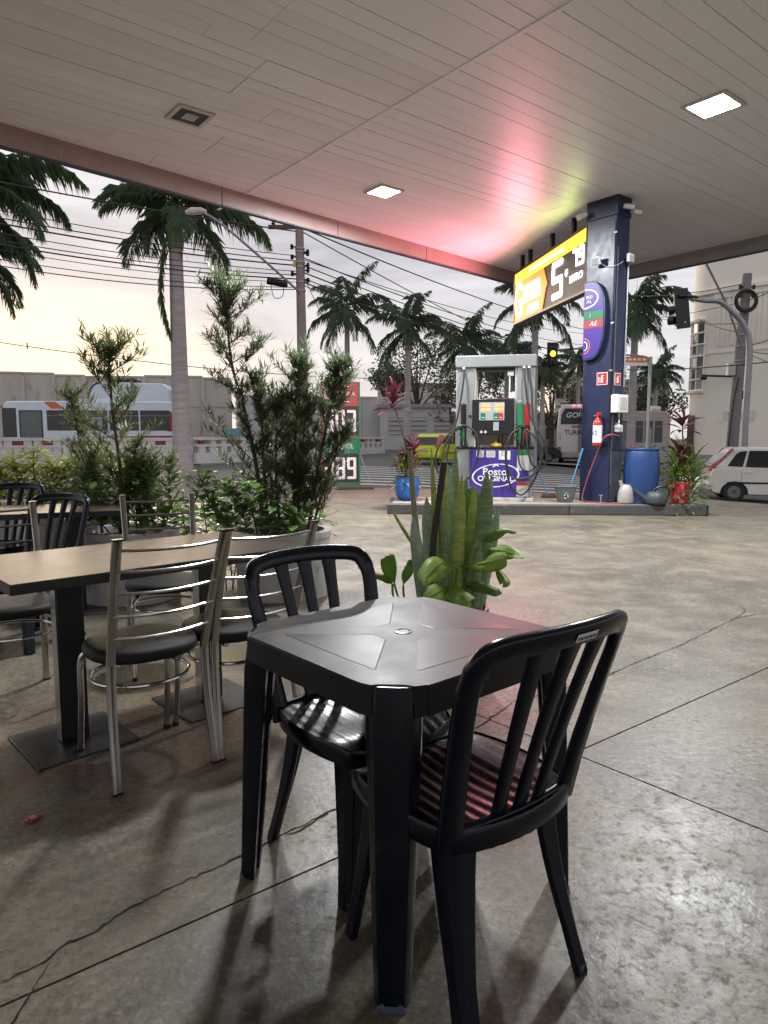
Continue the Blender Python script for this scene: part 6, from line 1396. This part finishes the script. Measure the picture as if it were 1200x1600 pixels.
# teal and beige bus right of the column
tp_ = at(1046, 712, 36); tz = rz_(tp_.x, 36)
tp_ = at(1043, 712, 39); tz = rz_(tp_.x - 2, 38)
t = bus('beige and teal minibus with dark windows behind the blue barrel', (tp_.x - 4.5, 39.2, tz), R(-3), 4.6, 2.3, 3.3, 'busbeige', None, kind='tour')
MB().side([(1.5, .45), (2.4, .45), (2.4, 1.2), (1.5, 1.2)], -.012, .002).build('painted_stripe', M['busteal'], t, smooth=False)
for i, (x, z, a) in enumerate(((2.4, 1.15, .3), (2.9, 1.18, .22), (3.3, 1.2, .26), (3.8, 1.2, .3), (4.3, 1.18, .2))):
    MB().tube([(x + a * math.cos(k * .7) * .8, -.016, z + a * .6 * math.sin(k * .7 + i)) for k in range(8)], .035, 5).build('painted_swirl', M['bluehose'], t)
MB().tube([(4.1, .4, 3.4), (3.6, .4, 3.45)], .16, 8).build('roof_vent', M['white'], t)
# far parked cars and barrier by the street
car('grey white car far off behind the price board', (at(440, 700, 52).x, 52, rz_(-7, 52)), R(4), 'bodywhite', 4.0, 1.7, 1.5)
car('small white car partly hidden behind the fuel pump shelf', (at(735, 705, 50).x, 50, rz_(7, 50)), R(8), 'bodywhite', 4.0, 1.7, 1.5)
# white concrete balustrade with red bands
def balustrade(label, p, q, h, n, red):
    p, q = Vector((*p, 0)), Vector((*q, 0)); d = q - p; L = d.length; zg = rz_(p.x, p.y); t = thing('balustrade', label, 'railing', (p.x, p.y, zg), math.atan2(d.y, d.x))
    MB().b2(0, L, -.12, .12, h - .14, h).build('top_rail', M['white'], t, bevel=.01); MB().b2(0, L, -.10, .10, h - .44, h - .32).build('mid_rail', M['white'], t, bevel=.01); MB().b2(0, L, -.10, .10, .06, h - .72).build('lower_wall', M['white'], t, bevel=.01)
    for i in range(n):
        x = L * (i + .5) / n; MB().b2(x - .16, x + .16, -.09, .09, h - .318, h - .142).build('red_block' if i % 3 == 0 else 'block', M['redp'] if i % 3 == 0 else M['white'], t); MB().b2(x - .22, x + .22, -.09, .09, h - .718, h - .442).build('block', M['white'], t)
    MB().b2(0, L, .02, .06, h - .72, h - .14).build('backing', M['plinth'], t, smooth=False); MB().b2(0, L, -.30, .30, -.3, .06).build('base', M['redp'] if red else M['kerbstone'], t); return t
balustrade('long white concrete balustrade with red blocks in front of the buses', (at(-330, 700, 27.2).x, 27.2), (at(300, 700, 31).x, 31), 1.25, 40, True)
balustrade('white concrete balustrade stretch behind the dark shrubs and price board', (at(305, 705, 31.1).x, 31.1), (at(600, 705, 50).x, 50), 1.25, 26, False)
# ---------------------------------------------------------------- poles, wires, lights, signs
u0 = at(468, 355, 22); u1 = at(476, 725, 22)
t = thing('utility_pole', 'tall brown concrete utility pole carrying a bundle of cables left of the canopy', 'utility pole', (u1.x, 22, rz_(u1.x, 22)))
PH_ = 9.0; px = lambda z: (u0.x - u1.x) * z / (u0.z - u1.z)
MB().tube([(px(0), 0, -.3), (px(3), 0, 3), (px(PH_), 0, PH_)], [.19, .165, .115], 14).build('pole_shaft', M['polecon'], t)
for z in (5.85, 6.1, 6.55, 6.7, 7.0, 7.1): MB().lathe([(.155, -.025), (.16, 0), (.155, .025)], 14, (px(z), 0, z)).build('clamp_band', M['steel'], t)
for z, s in ((6.15, 1), (6.35, -1), (6.6, 1), (6.85, -1), (7.0, 1), (7.15, -1), (6.45, 1), (6.95, 1)):
    MB().lathe([(.03, -.07), (.06, -.05), (.04, -.02), (.065, .01), (.04, .04), (.055, .06), (.02, .08)], 10, (px(z) + s * .24, -.05, z)).build('insulator', M['black'], t); MB().box((px(z) + s * .18, -.05, z), (.14, .04, .04)).build('bracket', M['black'], t)
MB().box((px(6.45) - .16, -.12, 6.62), (.08, .06, .16)).build('yellow_tag', M['yellow'], t)
MB().box((px(7.6), 0, 7.75), (1.9, .09, .11)).build('crossarm', M['bark'], t)
for x in (-.8, -.45, .45, .8): MB().lathe([(.05, 0), (.07, .04), (.04, .08), (.06, .13), (.02, .18)], 10, (px(7.75) + x, 0, 7.81)).build('insulator', M['black'], t)
t = thing('warning_plate', 'white square notice plate fixed to the utility pole', 'sign', at(462, 562, 21.75)); MB().box((0, 0, 0), (.27, .02, .30)).build('plate', M['white'], t)
for k in range(4): MB().box((0, -.0125, .08 - k * .055), (.19, .003, .016)).build('print_line', M['plinth'], t)
t = thing('round_road_sign', 'round red bordered road sign on the utility pole', 'road sign', at(463, 622, 21.7)); Mx = Matrix.Rotation(R(90), 3, 'X')
MB().lathe([(0, -.01), (.27, -.01), (.27, .01), (0, .01)], 28, (0, 0, 0), Mx).build('red_ring', M['red'], t); MB().lathe([(0, -.014), (.20, -.014), (.20, .0), (0, .0)], 28, (0, -.004, 0), Mx).build('white_face', M['white'], t); MB().lathe([(0, .011), (.205, .011), (.205, .015), (0, .015)], 28, (0, 0, 0), Mx).build('white_face', M['white'], t); letter('E', .30, M['black'], t, 0, 0, -.016); MB().box((0, -.019, 0), (.05, .003, .42), M=Matrix.Rotation(R(45), 3, 'Y')).build('red_bar', M['red'], t)
# street lamp arm
lh = at(305, 331, 19.5); la = at(470, 458, 21.9); v_ = lh - la
t = thing('street_lamp', 'street lamp on a long bent arm reaching left from the utility pole', 'street lamp', la)
ap = curve([(0, 0, 0), v_ * .35 + Vector((0, 0, .12)), v_ * .75 + Vector((0, 0, .22)), v_ * .93 + Vector((0, 0, .14)), v_], 6); MB().tube(ap, .038, 8).build('arm', M['steel'], t)
MB().tube([v_ + Vector((.30, 0, .0)), v_ + Vector((.18, 0, .03)), v_ + Vector((-.10, 0, .02)), v_ + Vector((-.26, 0, -.02))], [.05, .085, .10, .05], 10).build('lamp_head', M['greylt'], t); MB().tube(curve([ap[18] + Vector((0, 0, -.02)), ap[14] + Vector((-.3, 0, -.5)), ap[12] + Vector((-.3, 0, -.9))], 5), .012, 5).build('lead', M['wire'], t)
cb = at(433, 441, 21.8); t = thing('cable_splice_box', 'black cylindrical splice box hanging on the cables left of the pole', 'splice box', cb); MB().tube([(-.32, 0, .05), (-.30, 0, .05), (.30, 0, -.06), (.32, 0, -.06)], [.06, .11, .11, .06], 12).build('box_body', M['black'], t); MB().tube(curve([(-.2, 0, -.05), (-.1, 0, -.45), (.15, 0, -.42), (.2, 0, -.1)], 5), .012, 5).build('lead', M['wire'], t)
# overhead cables
WN = [0]
def cable(a, b, s, r, label, group='overhead cables'):
    a, b = Vector(a), Vector(b); t = thing('overhead_cable', label, 'cable', a, 0, group); MB().tube([p - a for p in sag(a, b, s, 18)], r, 5, False).build('cable_strand', M['wire'], t)
LW = 'thin dark overhead cable running left from the utility pole'
ORD = ['topmost', 'second', 'third', 'fourth', 'fifth', 'sixth', 'seventh', 'eighth', 'ninth', 'lowest']
for n_, (vl, vr, r, s) in enumerate(((258, 362, .020, .1), (302, 400, .012, .15), (315, 408, .016, .15), (322, 415, .022, .18), (338, 424, .012, .2), (352, 430, .014, .2), (357, 436, .020, .22), (365, 441, .010, .25), (382, 449, .012, .25), (392, 452, .014, .3))):
    cable(at(-160, vl - 6, 17), at(466, vr, 22), s, r, ORD[n_] + ' of the ten thin dark cables leaving the utility pole to the left')
RWL = 'thin dark overhead cable running right from the utility pole'
ORD = ['second', 'topmost', 'third', 'fourth', 'fifth', 'sixth', 'seventh', 'eighth', 'lowest']
for n_, (vl, (u, v, d), r, s) in enumerate(((362, (900, 568, 60), .018, .5), (356, (940, 520, 52), .022, .4), (402, (960, 540, 60), .018, .8), (405, (1000, 520, 58), .014, .9), (414, (1000, 560, 64), .018, .9), (425, (980, 548, 60), .022, 1.0), (434, (1000, 575, 66), .016, 1.0), (440, (990, 565, 62), .022, 1.1), (445, (1010, 585, 66), .014, 1.2))):
    cable(at(472, vl, 22), at(u, v, d), s, r, ORD[n_] + ' of the nine thin dark cables leaving the utility pole to the right')
t0 = 'low cable with small spacers crossing the left sky above the warehouse'
a_, b_ = at(-60, 526, 34), at(640, 592, 52); ca_ = thing('spaced_cable', t0, 'cable', a_); SGP = sag(a_, b_, .5, 30); MB().tube([p - a_ for p in SGP], .022, 5, False).build('cable_strand', M['wire'], ca_)
for i in (3, 8, 13): MB().tube([SGP[i] - a_ + Vector((0, 0, -.14)), SGP[i] - a_ + Vector((0, 0, .2))], .03, 6).build('spacer', M['wire'], ca_)
cable(at(540, 562, 40), at(478, 440, 22), .1, .012, 'slack thin wire dropping from the utility pole to the right shrub')
for (q, r_, s, th) in (((980, 578, 30), (1250, 560, 22), .1, .020), ((980, 500, 40), (1167, 470, 25), .15, .014), ((1167, 470, 25), (1260, 420, 19), .1, .016), ((990, 462, 34), (1167, 442, 25), .15, .018), ((1090, 498, 30), (1162, 520, 25), .1, .014), ((1170, 540, 25), (1260, 500, 19), .1, .016), ((1168, 548, 25), (1260, 548, 19), .1, .016), ((1168, 552, 25), (1260, 585, 19), .05, .014), ((1000, 490, 36), (1165, 505, 25), .2, .014)):
    cable(at(*q), at(*r_), s, th, 'thin dark overhead cable at the right in front of the cream building')
# right utility pole
b0 = at(1140, 724, 25); b1 = at(1168, 428, 25); zg = rz_(b0.x, 25); zt = b1.z
t = thing('leaning_utility_pole', 'leaning grey concrete utility pole in front of the cream building', 'utility pole', (b0.x, 25, zg)); dx = b1.x - b0.x; hh_ = zt - zg; lp = lambda z: dx * z / hh_
MB().tube([(lp(-.2), 0, -.2), (lp(hh_), 0, hh_)], [.22, .15], 14).build('pole_shaft', M['polecon2'], t)
for z in (hh_ - .45, hh_ - .75): 
    for s in (-1, 1): MB().lathe([(.03, -.08), (.06, -.05), (.04, -.01), (.06, .03), (.02, .08)], 10, (lp(z) + s * .24, -.05, z)).build('insulator', M['black'], t)
    MB().box((lp(z), -.05, z), (.46, .05, .05)).build('bracket', M['bark'], t)
for z in (hh_ - 2.1, hh_ - 2.5, hh_ - 3.0, hh_ - 3.15): MB().lathe([(.19, -.03), (.20, 0), (.19, .03)], 14, (lp(z), 0, z)).build('clamp_band', M['steel'], t)
MB().tube(curve([(lp(hh_ - 3.2) - .1, -.2, hh_ - 3.6), (lp(3) - .2, -.24, 3.2), (lp(2) - .25, -.22, 1.8), (lp(.3) - .2, -.2, .2)], 6), .03, 6).build('cable_conduit', M['black'], t)
MB().box((lp(hh_ - 3.2) - .32, -.05, hh_ - 3.3), (.26, .2, .42)).build('junction_box', M['greylt'], t, bevel=.01); MB().box((lp(hh_ - 4.2) + .26, -.05, hh_ - 4.2), (.2, .2, .3)).build('junction_box', M['bark_dark'], t, bevel=.01)
cq = at(1166, 470, 24.7); t = thing('cable_coil', 'black coil of spare cable hung near the top of the leaning pole', 'cable coil', cq)
for k in range(5): MB().tube([((.30 + .025 * k) * math.cos(2 * PI * i / 28), -.03 * (k % 2), (.30 + .025 * k) * math.sin(2 * PI * i / 28) * (.97 + .02 * (k % 3))) for i in range(29)], .024, 6).build('coil_turn', M['black'], t)
# guyed arm: long inclined strut from pole up to the left
a_, b_ = at(1160, 545, 24.6), at(1095, 395, 22); t = thing('inclined_strut', 'thin steel arm slanting up left from the leaning pole', 'strut', a_); MB().tube([Vector((0, 0, 0)), (b_ - a_) * .5 + Vector((.12, 0, 0)), b_ - a_], .035, 8).build('arm', M['plinth'], t)
# mast traffic light
m0 = at(1164, 724, 22); mz = rz_(m0.x, 22)
t = thing('traffic_light_mast', 'bent grey steel mast with a black traffic light seen from behind', 'traffic light', (m0.x, 22, mz))
def ml(u, v, d=22): return at(u, v, d) - Vector((m0.x, 22, mz))
mp_ = curve([ml(1162, 735), ml(1165, 650), ml(1171, 545), ml(1163, 510), ml(1145, 488), ml(1125, 472), ml(1100, 470), ml(1070, 465)], 6); MB().tube(mp_, [.10] * 12 + [.10 - .045 * i / (len(mp_) - 13) for i in range(len(mp_) - 12)], 12).build('mast', M['steel'], t)
hd_ = ml(1066, 482); Mr = Matrix.Rotation(R(-7), 3, 'Y')
b_ = MB().box(hd_, (.44, .03, 1.22), M=Mr).build('backboard', M['black'], t, bevel=.02); MB().box(hd_ + Vector((-.04, .12, .0)), (.30, .22, 1.0), M=Mr).build('signal_housing', M['black'], t, bevel=.03)
for k in (-1, 0, 1): MB().tube([hd_ + Vector((-.10 + .04 * k, .2, .33 * k)), hd_ + Vector((-.24 + .04 * k, .32, .33 * k))], [.13, .13], 12).build('visor', M['black'], t)
MB().tube([hd_ + Vector((.45, 0, .33)), hd_ + Vector((.0, -.05, .36)), hd_ + Vector((-.15, -.05, .36))], .06, 8).build('clamp_arm', M['black'], t); MB().lathe([(.03, -.02), (.03, .02)], 10, hd_ + Vector((.10, -.022, -.42)), Matrix.Rotation(R(90), 3, 'X')).build('badge', M['greylt'], t)
# amber traffic light
ac = at(863, 553, 34); pl = at(925, 706, 34); 
t = thing('amber_traffic_light', 'traffic light glowing amber hung from an arm left of the navy column', 'traffic light', ac)
MB().box((0, 0, 0), (.52, .05, 1.10)).build('backboard', M['black'], t, bevel=.03); MB().box((0, -.06, 0), (.36, .14, 1.0)).build('signal_housing', M['black'], t, bevel=.03)
for k, m in ((-1, 'glassdark'), (0, 'amber'), (1, 'glassdark')):
    MB().lathe([(0, 0), (.135, 0), (.12, .03), (0, .05)], 18, (0, -.131, .32 * k), Matrix.Rotation(R(90), 3, 'X')).build('signal_lens', M[m], t); MB().tube([(-.15 * math.cos(PI * i / 8), -.24, .32 * k + .15 * math.sin(PI * i / 8)) for i in range(9)], .012, 5).build('visor', M['black'], t)
MB().tube([(.2, .08, .18), (.9, .08, .24), (pl.x - ac.x, .08, .30)], .05, 8).build('arm', M['steel'], t); MB().tube([(pl.x - ac.x, .08, rz_(pl.x, 34) - ac.z), (pl.x - ac.x, .08, .5)], .09, 10).build('mast', M['steel'], t)
# street name post
sp = at(1011, 700, 15.0); zb_ = rz_(sp.x, 15.0); tp = at(1010, 556, 15.0).z
t = thing('street_name_post', 'slim grey post with red and white street name plates right of the column', 'street sign', (sp.x, 15.0, zb_ - .0)); h_ = tp - zb_
MB().tube([(0, 0, -.2), (0, 0, h_ - .02)], .035, 10).build('post', M['steel'], t); MB().tube(curve([(0, 0, h_ - .12), (-.12, -.02, h_ - .02), (-.62, -.05, h_ + .02)], 6), .018, 8).build('bracket', M['steel'], t)
MB().box((-.36, -.04, h_ - .08), (.56, .02, .12)).build('red_plate', M['orange'], t); MB().box((-.36, -.04, h_ - .18), (.56, .02, .07)).build('white_plate', M['white'], t)
for k in range(5): MB().box((-.56 + k * .10, -.053, h_ - .08), (.07, .003, .045)).build('print_mark', M['white'], t)
